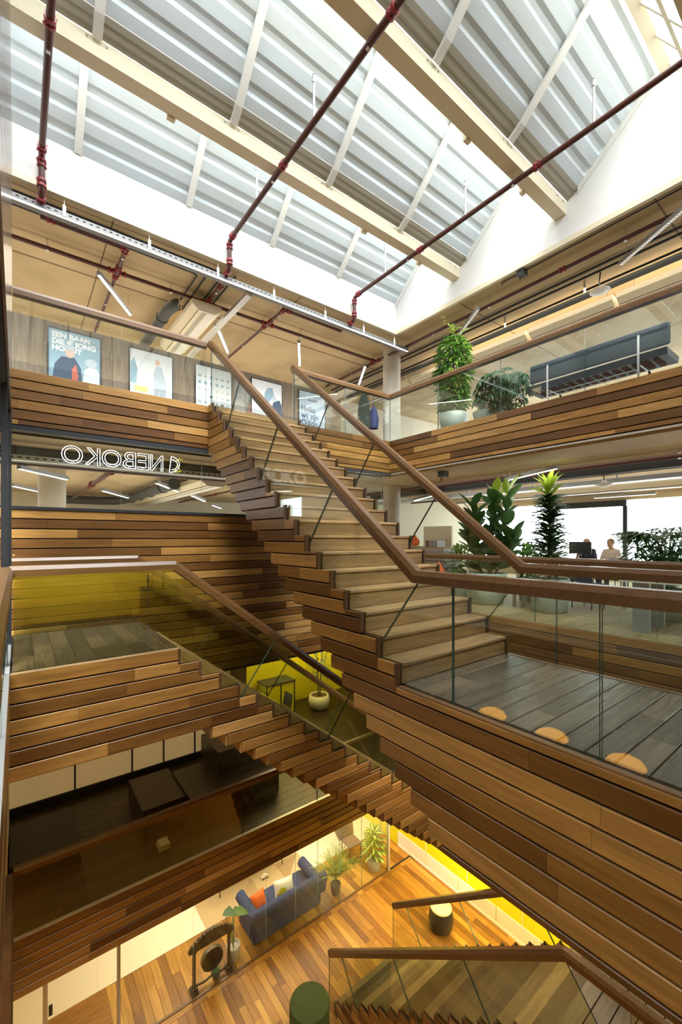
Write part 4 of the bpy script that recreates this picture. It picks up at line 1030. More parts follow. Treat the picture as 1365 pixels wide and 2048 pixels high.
mb = MB(); st = MB()
for i in range(190):
    v = sph(); c = Vector((v.x * .42 + .02, v.y * .62 - .28, .62 + v.z * .42))
    if c.z < .25: c.z = .25
    if i % 6 == 0: st.tube([(0, 0, .24), c * .5 + Vector((0, 0, .1)), c], .006, 4)
    n_ = random.choice((6, 7, 8)); dd_ = Vector((v.x, v.y, abs(v.z) + .3)).normalized(); u = dd_.orthogonal().normalized(); w_ = dd_.cross(u)
    for k in range(n_):
        a = 6.283 * k / n_; add_leaf(mb, c, u * math.cos(a) + w_ * math.sin(a) - Vector((0, 0, .35)), U(.12, .18), .045, n=2)
mb.local('foliage', 'leafblue', p)['kind'] = 'stuff'; st.local('stems', 'bark', p)
# gallery: rubber plant, dracaena, lady palm, small shrubs
p = plant('rubber_plant', 'dark rubber plant in a large grey-green pot beside the stair', (7.58, 4.98, L2 + .006))
pot(p, .33, .40, .62, 'pot')
LMn = 0
stems = [[(.05, .0, .5), (.12, -.05, 1.3), (.16, -.12, 2.25)], [(-.05, .05, .5), (-.12, .16, 1.2), (-.15, .24, 2.0)], [(0, -.06, .5), (.05, -.26, 1.2), (.12, -.42, 2.3)], [(.02, .1, .5), (.02, .32, 1.0), (.0, .46, 1.5)], [(.0, -.1, .5), (.1, -.36, .9), (.12, -.5, 1.35)]]
for q in stems: MB().tube(q, [.022, .018, .008], 6).local('stem', 'bark', p)
for si, q in enumerate(stems):
    a0, a1, a2 = (Vector(v) for v in q)
    for k in range(34):
        t = (k + .5) / 34; pos = a0.lerp(a1, t * 2) if t < .5 else a1.lerp(a2, t * 2 - 1)
        a = k * 2.4 + si; d = Vector((math.cos(a), math.sin(a), .35 + 1.2 * t + U(-.3, .3)))
        if pos.z < .64: continue
        if si in (0, 2) and .52 < t < .62 and k % 2: continue
        leaf_obj(p, pos, d, random.choice((.34, .38, .42)), .20 if t < .9 else .18, 'leafdark' if t < .9 or si not in (0, 2) else 'leaffresh', U(-.9, .9), droop=.1)
p = plant('potted_dracaena', 'upright dracaena with bright top leaves in a grey-green pot', (7.62, 3.72, L2 + .006))
pot(p, .30, .33, .60, 'pot')
MB().tube([(0, 0, .5), (.02, 0, 1.3), (0, .02, 2.2)], [.03, .025, .012], 7).local('stem', 'bark', p)
mb = MB()
for k in range(420):
    z = .62 + 1.45 * k / 420; a = k * 2.399; rr = .03
    add_leaf(mb, (rr * math.cos(a), rr * math.sin(a), z), (math.cos(a), math.sin(a), U(.1, .9)), U(.34, .46) * (1.15 - .45 * k / 420), .078, U(-.3, .3), droop=.35, n=3, shape='lance')
mb.local('foliage', 'leafdark', p)['kind'] = 'stuff'
for k in range(22):
    a = k * 2.399; leaf_obj(p, (0, .02, 2.05 + .012 * k), (math.cos(a), math.sin(a), U(.3, 2.0)), .36, .08, 'leaffresh', U(-.6, .6), shape='lance')
p = plant('lady_palm', 'dark fan-leaved palm in a pot behind the gallery rail at the right', (8.4, 2.2, L2 + .006))
pot(p, .27, .32, .5, 'pot')
mb = MB(); st = MB()
for k in range(95):
    a = U(0, 6.283); rr = U(.1, .5); z = U(.75, 1.5); c = Vector((rr * math.cos(a), rr * math.sin(a), z))
    st.tube([(c.x * .2, c.y * .2, .45), (c.x * .5, c.y * .5, z * .7), c], .006, 4)
    d = Vector((math.cos(a), math.sin(a), .3)).normalized(); u = d.cross(Vector((0, 0, 1))).normalized()
    for j in range(8):
        t = (j - 3.5) / 3.5 * 1.4; add_leaf(mb, c, d * math.cos(t) + u * math.sin(t) + Vector((0, 0, -.1)), U(.36, .48), .05, 0, droop=.35, n=4, shape='lance')
mb.local('foliage', 'leafdark', p)['kind'] = 'stuff'; st.local('stems', 'leaf', p)
for i, (loc, lab) in enumerate([((7.75, 5.75, L2 + .006), 'small shrub left of the rubber plant'), ((8.55, 4.62, L2 + .006), 'small shrub between the rubber plant and the dracaena')]):
    p = plant('potted_shrub', lab, loc); pot(p, .18, .22, .5, 'pot')
    mb = MB()
    for k in range(240):
        v = sph(); add_leaf(mb, (v.x * .28, v.y * .28, .82 + v.z * .34), (v.x, v.y, v.z + .2), U(.10, .16), .075, n=2)
    mb.local('foliage', 'leaf', p)['kind'] = 'stuff'
# ground floor plants
p = plant('areca_palm', 'feathery areca palm in a basket pot at the right end of the blue sofa', (5.98, 7.98, G + .001))
pot(p, .09, .13, .25, 'potdark')
for k in range(22):
    a = k * 2.399; el = U(.25, 1.0); L = U(.55, .85); pts = []
    for j in range(7):
        t = j / 6; pts.append(Vector((math.cos(a) * el * .5 * L * t * t * 1.6, math.sin(a) * el * .5 * L * t * t * 1.6, .22 + L * t - .28 * L * t * t * el)))
    mb = MB(); mb.tube(pts, .004, 4)
    for j in range(2, 7):
        for q in (0, .33, .66):
            if j == 6 and q: continue
            pp = pts[j].lerp(pts[min(6, j + 1)], q); tg = (pts[min(6, j + 1)] - pts[j - 1]).normalized(); sd_ = tg.cross(Vector((0, 0, 1))).normalized()
            for s_ in (-1, 1): add_leaf(mb, pp, tg * .8 + sd_ * s_ + Vector((0, 0, -.1)), .17, .018, 0, n=2, shape='lance', droop=.2)
    mb.local('frond', 'leafpalm', p)
p = plant('dieffenbachia', 'variegated dieffenbachia with large pale leaves by the glass corner', (7.20, 7.98, G + .001))
pot(p, .14, .18, .30, 'potgrey')
for k in range(7):
    a = k * .9; MB().tube([(0, 0, .25), (.1 * math.cos(a), .1 * math.sin(a), .5), (.2 * math.cos(a), .2 * math.sin(a), .72)], .012, 5).local('stem', 'leaffresh', p)
for k in range(46):
    a = k * 2.399; z = .35 + .62 * k / 46; rr = .26 - .18 * (k / 46)
    leaf_obj(p, (rr * .5 * math.cos(a), rr * .5 * math.sin(a), z), (math.cos(a), math.sin(a), .1 + .5 * k / 46), random.choice((.22, .25)), .11, ['varleaf_in', 'varleaf_out'], U(-.3, .3), droop=.3)
p = plant('alocasia', 'long-stemmed alocasia in a grey ribbed pot left of the sofa', (3.44, 8.02, G + .001))
pot(p, .12, .14, .27, 'potgrey')
for (tip, L, mt) in [((-.18, .05, 1.0), .30, 'leafblue'), ((.03, .0, .92), .30, 'leaf'), ((.02, .10, .88), .22, 'leafblue')]:
    MB().tube([(0, 0, .22), (tip[0] * .3, tip[1] * .3, tip[2] * .6), tip], [.014, .009, .006], 6).local('stem', 'leaffresh', p)
    leaf_obj(p, tip, (U(.2, .6), -.6, .1), L, L * .62, mt, .2, shape='heart', droop=.1)
p = plant('small_potted_plant', 'tiny plant in a dark pot below the gong', (3.02, 7.86, G + .001))
pot(p, .06, .085, .13, 'potdark')
for k in range(9):
    a = k * 2.4; leaf_obj(p, (0, 0, .1), (math.cos(a), math.sin(a), .8), .13, .03, 'leafdark', 0, shape='lance')
p = plant('slim_potted_tree', 'slim plant in a round white pot in the yellow first floor area', (7.35, 10.65, L1 + .001))
MB().lathe([(.18, 0), (.30, .08), (.33, .25), (.29, .42), (.26, .42), (.25, .36)], 24).local('pot', 'white', p)
MB().lathe([(.001, .37), (.26, .38)], 18, cap=False).local('soil', 'bark', p)
for k in range(4):
    a = k * 1.6; MB().tube([(.03 * math.cos(a), .03 * math.sin(a), .3), (.08 * math.cos(a), .08 * math.sin(a), 1.2), (.14 * math.cos(a), .14 * math.sin(a), 1.9)], [.018, .014, .006], 5).local('stem', 'bark', p)
mb = MB()
for k in range(150):
    a = U(0, 6.283); z = U(.9, 2.0); rr = U(.05, .25); add_leaf(mb, (rr * math.cos(a), rr * math.sin(a), z), (math.cos(a), math.sin(a), U(-.9, .3)), U(.18, .3), .03, n=2, shape='lance', droop=.4)
mb.local('foliage', 'leafdark', p)['kind'] = 'stuff'

# ---------------------------------------------------------------- ground floor furniture
def soft(mb, lo, hi, r=.05, n=3):
    b_ = MB(); return mb
def rounded(name, lo, hi, m, parent, r=.05, seg=3, smooth=True):
    o = box(name, lo, hi, m, parent); bv = o.modifiers.new('edge', 'BEVEL'); bv.width = r; bv.segments = seg
    for p_ in o.data.polygons: p_.use_smooth = smooth
    return o
so_ = emp('sofa', 'blue velvet sofa with rolled arms behind the ground floor glass', 'sofa', (4.65, 8.2, G))
rounded('base', (3.86, 7.93, G + .04), (5.52, 8.62, G + .34), 'blue', so_, .03)
rounded('seat_cushion', (3.95, 8.08, G + .34), (5.42, 8.66, G + .46), 'blue', so_, .05)
bk = MB(); prof = [(7.90, .30), (7.88, .50), (7.84, .58), (7.83, .66), (7.87, .73), (7.94, .75), (8.01, .72), (8.05, .65), (8.05, .56), (8.10, .44), (8.10, .30)]
bk.extrude([(3.74, y, G + z) for y, z in prof], (1.90, 0, 0)).build('backrest', 'blue', so_)
for sx, xx in ((-1, 3.90), (1, 5.48)):
    pr = [(-.06, .05), (-.05, .48), (-.12, .53), (-.15, .62), (-.11, .70), (-.03, .74), (.05, .70), (.08, .62), (.07, .52), (.07, .05)]
    ar = MB().extrude([(xx - sx * a * -1 * 1.0, 7.98, G + z) for a, z in ([(q[0] * sx * -1 * -1, q[1]) for q in pr])], (0, .66, 0)).build('arm', 'blue', so_)
for o in list(so_.children):
    if o.name.startswith(('backrest', 'arm')):
        bv = o.modifiers.new('edge', 'BEVEL'); bv.width = .025; bv.segments = 3; bv.limit_method = 'NONE'
        for p_ in o.data.polygons: p_.use_smooth = True
for x in (3.92, 5.46):
    for y in (8.0, 8.56): MB().lathe([(.025, 0), (.03, .05)], 10, (x, y, G)).build('foot', 'ebony', so_)
def cushion(name, label, loc, rot, w_, h_, m):
    mb = MB(); n = 8; vs = []
    for s_ in (1, -1):
        for i in range(n + 1):
            for j in range(n + 1):
                u, v = i / n * 2 - 1, j / n * 2 - 1
                e = (1 - u ** 4) * (1 - v ** 4); pin = 1 - .08 * (1 - abs(u)) * 0
                vs.append((u * w_ / 2 * (1 - .07 * (1 - v * v)), v * h_ / 2 * (1 - .07 * (1 - u * u)), s_ * .07 * max(0, e) ** .6))
    fs = []
    N_ = (n + 1) ** 2
    for k in (0, 1):
        for i in range(n):
            for j in range(n):
                q = (k * N_ + i * (n + 1) + j, k * N_ + (i + 1) * (n + 1) + j, k * N_ + (i + 1) * (n + 1) + j + 1, k * N_ + i * (n + 1) + j + 1)
                fs.append(q if k == 0 else q[::-1])
    mb.add(vs, fs, 0, True); o = bpy.data.objects.new(name, mb.mesh(name, m)); place(o, None, loc); o.rotation_euler = rot
    tag(o, label, 'cushion'); return o
cushion('cushion', 'orange cushion in the left corner of the blue sofa', (4.12, 8.25, G + .62), (R(60), R(8), R(18)), .40, .36, 'orange')
wc = cushion('cushion', 'white cushion with a printed flower on the blue sofa', (4.72, 8.22, G + .62), (R(62), 0, R(-10)), .46, .38, 'whitepaint')
fp = MB()
for k in range(7):
    a = k * .9; fp.extrude([(.05 * math.cos(a) + .05 * math.cos(t) - .06, .05 * math.sin(a) + .04 * math.sin(t) - .04, .0705) for t in (0, 1.05, 2.1, 3.14, 4.2, 5.2)], (0, 0, .001))
fp.local('printed_flower', 'yellow', wc)
fp = MB(); fp.extrude([(-.2, -.15, .045), (-.14, -.17, .05), (-.12, -.06, .072), (-.17, -.03, .06)], (0, 0, .002)); fp.local('printed_patch', 'p_red', wc)
# gong stand and gong
gs = emp('gong_stand', 'carved dark wooden gong stand with arched top behind the glass', 'stand', (2.95, 7.86, G))
for x in (2.60, 3.28):
    pr = [(.03, .04), (.045, .08), (.03, .13)]
    z = .13
    while z < .70: pr += [(.036, z + .02), (.026, z + .05)]; z += .06
    pr += [(.05, .72), (.06, .76)]
    MB().lathe(pr, 10, (x, 7.86, G)).build('post', 'ebony', gs)
    MB().box((x - .07, 7.77, G), (x + .07, 7.95, G + .045)).box((x - .05, 7.80, G + .045), (x + .05, 7.92, G + .09)).build('foot', 'ebony', gs)
MB().tube([(2.6, 7.86, G + .1), (2.8, 7.86, G + .07), (2.94, 7.86, G + .1), (3.1, 7.86, G + .07), (3.28, 7.86, G + .1)], .018, 8).build('stretcher', 'ebony', gs)
MB().box((2.50, 7.82, G + .755), (3.38, 7.90, G + .785)).build('crossbeam', 'ebony', gs)
pts = [(2.50, .785)]
for k in range(25):
    t = k / 24; pts.append((2.52 + .84 * t, .82 + .17 * math.sin(math.pi * t) ** .8 + (.018 if k % 2 else 0)))
pts.append((3.38, .785))
cr = MB().extrude([(x, 7.835, G + z) for x, z in pts], (0, .05, 0))
for k in range(26):
    t = U(.08, .92); x = 2.52 + .84 * t; z = U(.80, .82 + .13 * math.sin(math.pi * t)); cr.lathe([(.001, -.02), (.022, -.01), (.022, .01), (.001, .02)], 6, (x, 7.83, G + z), cap=False)
cr.build('carved_crest', 'ebony', gs)
gg = emp('gong', 'round bronze gong hanging in the carved stand', 'gong', (2.94, 7.86, G + .44))
mb = MB(); prf = [(.205, -.05), (.21, .03), (.20, .05), (.10, .055), (.09, .075), (.001, .085)]
vs = []; n = 28
for r_, y_ in prf:
    for j in range(n):
        a = 6.283 * j / n; vs.append((2.94 + r_ * math.cos(a), 7.86 + y_, G + .44 + r_ * math.sin(a)))
fs = [(i * n + j, i * n + (j + 1) % n, (i + 1) * n + (j + 1) % n, (i + 1) * n + j) for i in range(len(prf) - 1) for j in range(n)]
mb.add(vs, fs, 0, True); mb.build('rim', 'bronze', gg)
mb = MB(); mb.add([(2.94 + .195 * math.cos(6.283 * j / n), 7.855, G + .44 + .195 * math.sin(6.283 * j / n)) for j in range(n)], [tuple(range(n))]); mb.build('disc', 'bronzedark', gg)
for dx in (-.06, .06): MB().tube([(2.94 + dx, 7.86, G + .63), (2.94 + dx * .6, 7.86, G + .76)], .005, 5).build('cord', 'whitepaint', gg)
sl_ = emp('stool', 'barrel-shaped black stool with a cream seat beside the lowest stair', 'stool', (7.28, 5.90, G))
MB().lathe([(.20, 0), (.235, .05), (.262, .18), (.255, .30), (.235, .40), (.22, .425)], 28, (7.28, 5.90, G)).build('body', 'black', sl_)
MB().lathe([(.225, .42), (.232, .44), (.22, .46), (.001, .465)], 28, (7.28, 5.90, G), cap=False).build('seat', 'cream', sl_)
pf = emp('pouf', 'tall green cylindrical seat on the parquet before the lowest stair', 'seat', (3.80, 5.78, G))
MB().lathe([(.32, .0), (.33, .03), (.33, .80), (.32, .83)], 36, (3.80, 5.78, G)).build('body', 'green', pf)
M['green2'] = mat('green_top_fabric', (.06, .085, .018), .95)
MB().lathe([(.32, .83), (.31, .845), (.001, .85)], 36, (3.80, 5.78, G), cap=False).build('top', 'green2', pf)
tb = emp('table', 'table with thin black legs on the pale carpet behind the glass', 'table', (4.6, 9.95, G))
MB().box((3.70, 9.48, G + .72), (5.50, 10.4, G + .75)).build('tabletop', 'tread', tb)
for x in (3.76, 5.42):
    for y in (9.54, 10.34): MB().tube([(x, y, G + .004), (x, y, G + .72)], .012, 6).build('leg', 'black', tb)
ch = emp('lounge_chair', 'grey-brown angular chair behind the variegated plant', 'chair', (7.0, 8.6, G))
MB().extrude([(6.78, 8.46, G + .42), (7.18, 8.40, G + .42), (7.22, 8.84, G + .38), (6.84, 8.88, G + .38)], (0, 0, .03)).build('seat', 'locker', ch)
MB().extrude([(6.76, 8.86, G + .40), (7.26, 8.86, G + .40), (7.32, 8.98, G + .62), (7.14, 9.04, G + .88), (6.86, 9.04, G + .88), (6.70, 8.98, G + .62)], (0, .025, .01)).build('backrest', 'locker', ch)
for x, y in ((6.82, 8.48), (7.16, 8.46), (7.18, 8.84), (6.84, 8.84)): MB().tube([(x, y, G + .004), (x, y, G + .42)], .012, 6).build('leg', 'black', ch)
hk = emp('low_trolley', 'small pale toy car lying on the patterned carpet', 'toy', (4.85, 9.42, G + .008))
MB().box((4.78, 9.38, G + .03), (4.94, 9.46, G + .07)).box((4.82, 9.385, G + .07), (4.90, 9.455, G + .10)).build('body', 'offwhite', hk)
for x in (4.81, 4.91):
    for y in (9.375, 9.465): MB().tube([(x, y - .006, G + .027), (x, y + .006, G + .027)], .02, 10).build('wheel', 'ebony', hk)
hk.name = 'toy_car'
# ---------------------------------------------------------------- first floor furniture
yw = struct(box('wall_first_yellow', (5.2, 11.6, L1), (9.6, 11.8, -2.3), 'yellow'), 'yellow partition of the first floor')
o = emp('cupboard', 'yellow cupboard with black frame on the first floor behind the left stair', 'cabinet', (6.3, 11.2, L1))
MB().box((5.7, 10.95, L1), (6.65, 11.5, L1 + .9)).build('body', 'yellow', o)
for x in (5.7, 6.17, 6.63): MB().box((x, 10.93, L1), (x + .03, 10.95, L1 + .95)).build('frame', 'black', o)
MB().box((5.68, 10.92, L1 + .9), (6.67, 11.52, L1 + .94)).build('top', 'duct', o)
def chair(label, x, y, z, rz, m='duct'):
    r = emp('office_chair', label, 'chair', (x, y, z), rz)
    MB().box((-.22, -.22, .43), (.22, .22, .47)).local('seat', m, r); MB().extrude([(-.22, .20, .5), (.22, .20, .5), (.20, .26, .86), (-.20, .26, .86)], (0, .02, 0)).local('backrest', m, r)
    for sx in (-.19, .19):
        for sy in (-.19, .19): MB().tube([(sx, sy, 0), (sx, sy, .43)], .012, 5).local('leg', 'black', r)
    return r
def table(label, lo, hi, z, h, m, legm='black'):
    r = emp('table', label, 'table', ((lo[0] + hi[0]) / 2, (lo[1] + hi[1]) / 2, z))
    MB().box((lo[0], lo[1], z + h - .03), (hi[0], hi[1], z + h)).build('tabletop', m, r)
    for x in (lo[0] + .06, hi[0] - .06):
        for y in (lo[1] + .06, hi[1] - .06): MB().box((x - .025, y - .025, z), (x + .025, y + .025, z + h - .03)).build('leg', legm, r)
    return r
table('yellow table beyond the lower end of the plank wall', (4.75, 10.2), (5.6, 11.1), L1, .74, 'yellow')
chair('dark chair at the yellow first floor table', 5.8, 10.3, L1, R(-90)); chair('dark chair behind the yellow first floor table', 4.8, 11.3, L1, 0)
# dark corner seen through the first floor rail
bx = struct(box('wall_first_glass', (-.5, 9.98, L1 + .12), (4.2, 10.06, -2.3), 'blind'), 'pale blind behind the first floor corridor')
struct(box('baseboard_first', (-.5, 9.93, L1), (4.2, 9.99, L1 + .16), 'nearblack'))
for x in (.9, 1.95, 2.6, 3.3): box('mullion', (x, 9.95, L1 + .16), (x + .03, 9.98, -2.3), 'black', bx)
struct(box('wall_first_plank', (4.2, 9.9, L1), (4.6, 10.1, -2.3), 'locker'))
o = emp('black_cabinet', 'black cabinet in the dark corner of the first floor', 'cabinet', (.4, 8.6, L1))
MB().box((-.1, 7.95, L1), (.82, 9.1, L1 + .06)).build('plinth', 'black', o); MB().box((-.1, 7.98, L1 + .06), (.80, 9.08, L1 + .30)).build('body', 'cable', o)
o = emp('step_block', 'dark stepped wooden seat on the first floor', 'seat', (2.9, 8.2, L1))
MB().box((1.75, 8.0, L1), (2.5, 9.2, L1 + .4)).build('step', 'darkfloor', o); MB().box((2.5, 7.7, L1), (4.3, 8.9, L1 + .45)).build('step', 'darkfloor', o); MB().box((3.2, 8.2, L1 + .45), (4.6, 9.2, L1 + .9)).build('step', 'darkfloor', o)
o = emp('paper_stack', 'small stack of white paper on the dark first floor', 'papers', (1.92, 7.45, L1 + .01))
for k in range(3): MB().box((1.86 + .01 * k, 7.36, L1 + .008 + k * .03), (2.02 + .008 * k, 7.58 - .01 * k, L1 + .034 + k * .03)).build('bundle', 'whitepaint', o)
# ---------------------------------------------------------------- third floor bench and coats
bn_ = emp('bench', 'dark blue upholstered bench seen from behind on the third floor', 'bench', (7.35, 2.85, L3 + .004))
rounded('backrest', (7.18, 1.84, 2.71), (7.25, 3.86, 3.03), 'skyglass', bn_, .03)
MB().extrude([(7.14, 1.86, 2.66), (7.16, 1.86, 2.56), (7.66, 1.86, 2.56), (7.70, 1.86, 2.66)], (0, 2.02, 0)).build('seat', 'skyglass', bn_)
for k in range(14): MB().box((7.22, 1.98 + k * .132, 2.548), (7.58, 2.05 + k * .132, 2.56)).build('webbing_strap', 'webbing', bn_)
for y in (2.2, 3.52):
    MB().box((7.135, y - .015, 2.20), (7.165, y + .015, 2.94)).build('post', 'chrome', bn_)
    MB().box((7.165, y - .012, 2.52), (7.62, y + .012, 2.548)).build('bracket', 'chrome', bn_)
    MB().box((7.60, y - .015, 2.194), (7.63, y + .015, 2.52)).build('leg', 'black', bn_)
MB().tube([(7.15, 2.2, 2.45), (7.15, 3.52, 2.45)], .008, 6).build('cross_rod', 'chrome', bn_)
M['coatcloth'] = mat('dark_coat_cloth', (.025, .032, .026), .9)
ck = emp('coat_stand', 'coat stand with a dark coat and a blue bag beside the tall column', 'coat stand', (7.45, 8.55, L3 + .004))
MB().tube([(7.45, 8.55, L3 + .01), (7.45, 8.55, 3.95)], .02, 8).build('pole', 'ebony', ck)
MB().lathe([(.2, 0), (.2, .02)], 16, (7.45, 8.55, L3 + .004)).build('base', 'ebony', ck)
MB().tube([(7.45, 8.55, 3.85), (7.65, 8.5, 3.9)], .01, 6).tube([(7.45, 8.55, 3.85), (7.3, 8.6, 3.9)], .01, 6).build('hook', 'ebony', ck)
ct = MB().lathe([(.02, 3.92), (.07, 3.82), (.15, 3.6), (.17, 3.3), (.20, 2.9)], 12, (7.32, 8.5, 0)).build('coat', 'coatcloth'); tag(ct, 'dark green coat hanging near the tall column', 'coat')
M['navy'] = mat('navy_cloth', (.04, .05, .16), .8)
ct = MB().lathe([(.02, 3.55), (.09, 3.45), (.14, 3.2), (.12, 2.95)], 12, (7.62, 8.45, 0)).build('bag', 'navy'); tag(ct, 'blue bag hanging on the coat stand by the column', 'bag')
MB().tube([(7.62, 8.45, 3.54), (7.64, 8.48, 3.9)], .008, 5).build('strap', 'navy', ct)
# ---------------------------------------------------------------- gallery furniture and people
cb = emp('plank_counter', 'wooden plank counter on the gallery beyond the stair', 'counter', (8.2, 6.6, L2 + .006))
MB().box((7.72, 6.18, L2 + .006), (8.38, 7.5, -.26)).build('body', 'nearblack', cb)
z = -.25
while z > L2 + .1:
    plank('board', (7.70, 6.15, z - .135), (7.722, 7.5, z), 'y', 'rail', cb); plank('board', (7.70, 6.155, z - .135), (8.38, 6.178, z), 'x', 'rail', cb); z -= .148
MB().box((7.68, 6.14, -.25), (8.42, 7.5, -.22)).build('top', 'tread', cb)
o = MB().box((8.0, 6.6, -.22), (8.3, 6.95, -.06)).build('box', 'rail'); tag(o, 'small brown box on the plank counter', 'box')
o = MB().box((8.48, 6.55, L2 + .006), (8.54, 7.45, .30)).build('screen_board', 'cream'); tag(o, 'cream board standing behind the plank counter', 'board')
rb = emp('red_net_bag', 'red net bag on a white tray at the end of the plank counter', 'bag', (7.8, 7.22, -.22))
MB().lathe([(.02, .0), (.09, .02), (.12, .09), (.10, .17), (.05, .22), (.03, .27)], 14, (7.82, 7.15, -.205)).build('net', 'orange', rb)
M['redfruit'] = mat('red_fruit', (.65, .03, .03), .4)
for k in range(8): a = k * .8; MB().lathe([(.001, -.035), (.03, -.02), (.035, 0), (.03, .02), (.001, .035)], 8, (7.82 + .08 * math.cos(a), 7.15 + .08 * math.sin(a), -.12 + .04 * (k % 3)), cap=False).build('fruit', 'redfruit', rb)
o = MB().lathe([(.18, 0), (.2, .015)], 20, (7.82, 7.15, -.22)).build('tray', 'whitepaint'); tag(o, 'white tray under the red net bag', 'tray')
oc = emp('shell_chair', 'orange shell chair behind the plank counter on the gallery', 'chair', (7.25, 5.75, L2 + .006), R(30))
sh = MB(); n = 8
vs = []
for i in range(7):
    t = i / 6
    for j in range(n + 1):
        u = j / n * 2 - 1; y = -.22 + t * .4; zc = .44 + (.30 * max(0, t - .55) / .45) ** 1 + .10 * u * u * (1 - .3 * t)
        vs.append((u * .24, y, zc))
sh.add(vs, [(i * (n + 1) + j, i * (n + 1) + j + 1, (i + 1) * (n + 1) + j + 1, (i + 1) * (n + 1) + j) for i in range(6) for j in range(n)], 0, True)
o = sh.local('shell', 'orange', oc); o.modifiers.new('thick', 'SOLIDIFY').thickness = .015
for sx in (-.17, .17):
    for sy in (-.15, .15): MB().tube([(sx, sy, 0), (sx * .6, sy * .6, .45)], .012, 6).local('leg', 'tread', oc)
def slab_table(label, lo, hi, h, m):
    r = emp('table', label, 'table', ((lo[0] + hi[0]) / 2, (lo[1] + hi[1]) / 2, L2 + .006)); z = L2 + .006
    MB().box((lo[0], lo[1], z + h - .04), (hi[0], hi[1], z + h)).build('tabletop', m, r)
    for y in (lo[1] + .15, hi[1] - .35): MB().box((lo[0] + .05, y, z), (lo[0] + .13, y + .2, z + h - .04)).box((hi[0] - .13, y, z), (hi[0] - .05, y + .2, z + h - .04)).build('leg', 'lamp', r)
    return r
slab_table('white table with grey slab legs right behind the gallery rail', (6.85, .9), (7.65, 2.35), .74, 'whitepaint')
table('long white work table behind the dracaena', (9.0, 2.95), (9.9, 4.35), L2 + .006, .74, 'whitepaint', 'lamp')
table('white window desk under the two seated people', (11.8, 3.6), (12.5, 6.2), L2 + .006, .74, 'whitepaint', 'lamp')
table('low wooden bench between the two large planters', (7.55, 4.15), (8.3, 4.45), L2 + .006, .42, 'tread', 'tread')
mo = emp('monitor', 'dark computer monitor on the window desk', 'monitor', (11.95, 5.0, L2 + .746))
MB().box((11.90, 4.72, -.42), (11.93, 5.28, -.10)).build('screen', 'black', mo); MB().box((11.88, 4.95, -.59), (12.05, 5.05, -.575)).box((11.93, 4.98, -.58), (11.95, 5.02, -.3)).build('stand', 'black', mo)
M['skin'] = mat('skin', (.55, .33, .23), .6); M['hair1'] = mat('fair_hair', (.35, .20, .09), .8); M['hair2'] = mat('light_brown_hair', (.30, .16, .08), .8); M['shirt1'] = mat('navy_shirt', (.03, .035, .06), .8); M['shirt2'] = mat('pale_shirt', (.75, .66, .62), .8); M['jeans'] = mat('dark_trousers', (.03, .04, .07), .8)
def skin_mesh(name, verts, edges, rad, m, root, lvl=2):
    me = bpy.data.meshes.new(name); me.from_pydata(verts, edges, []); me.materials.append(M[m])
    o = bpy.data.objects.new(name, me); C.objects.link(o); o.parent = root
    sk = o.modifiers.new('skin', 'SKIN'); sk.use_smooth_shade = True
    for d_, r_ in zip(me.skin_vertices[0].data, rad): d_.radius = (r_, r_)
    me.skin_vertices[0].data[0].use_root = True
    o.modifiers.new('sub', 'SUBSURF').levels = lvl; o.modifiers['sub'].render_levels = lvl
    dg = bpy.context.evaluated_depsgraph_get(); m2 = bpy.data.meshes.new_from_object(o.evaluated_get(dg))
    o.modifiers.clear(); o.data = m2; m2.polygons.foreach_set('use_smooth', [True] * len(m2.polygons))
    return o
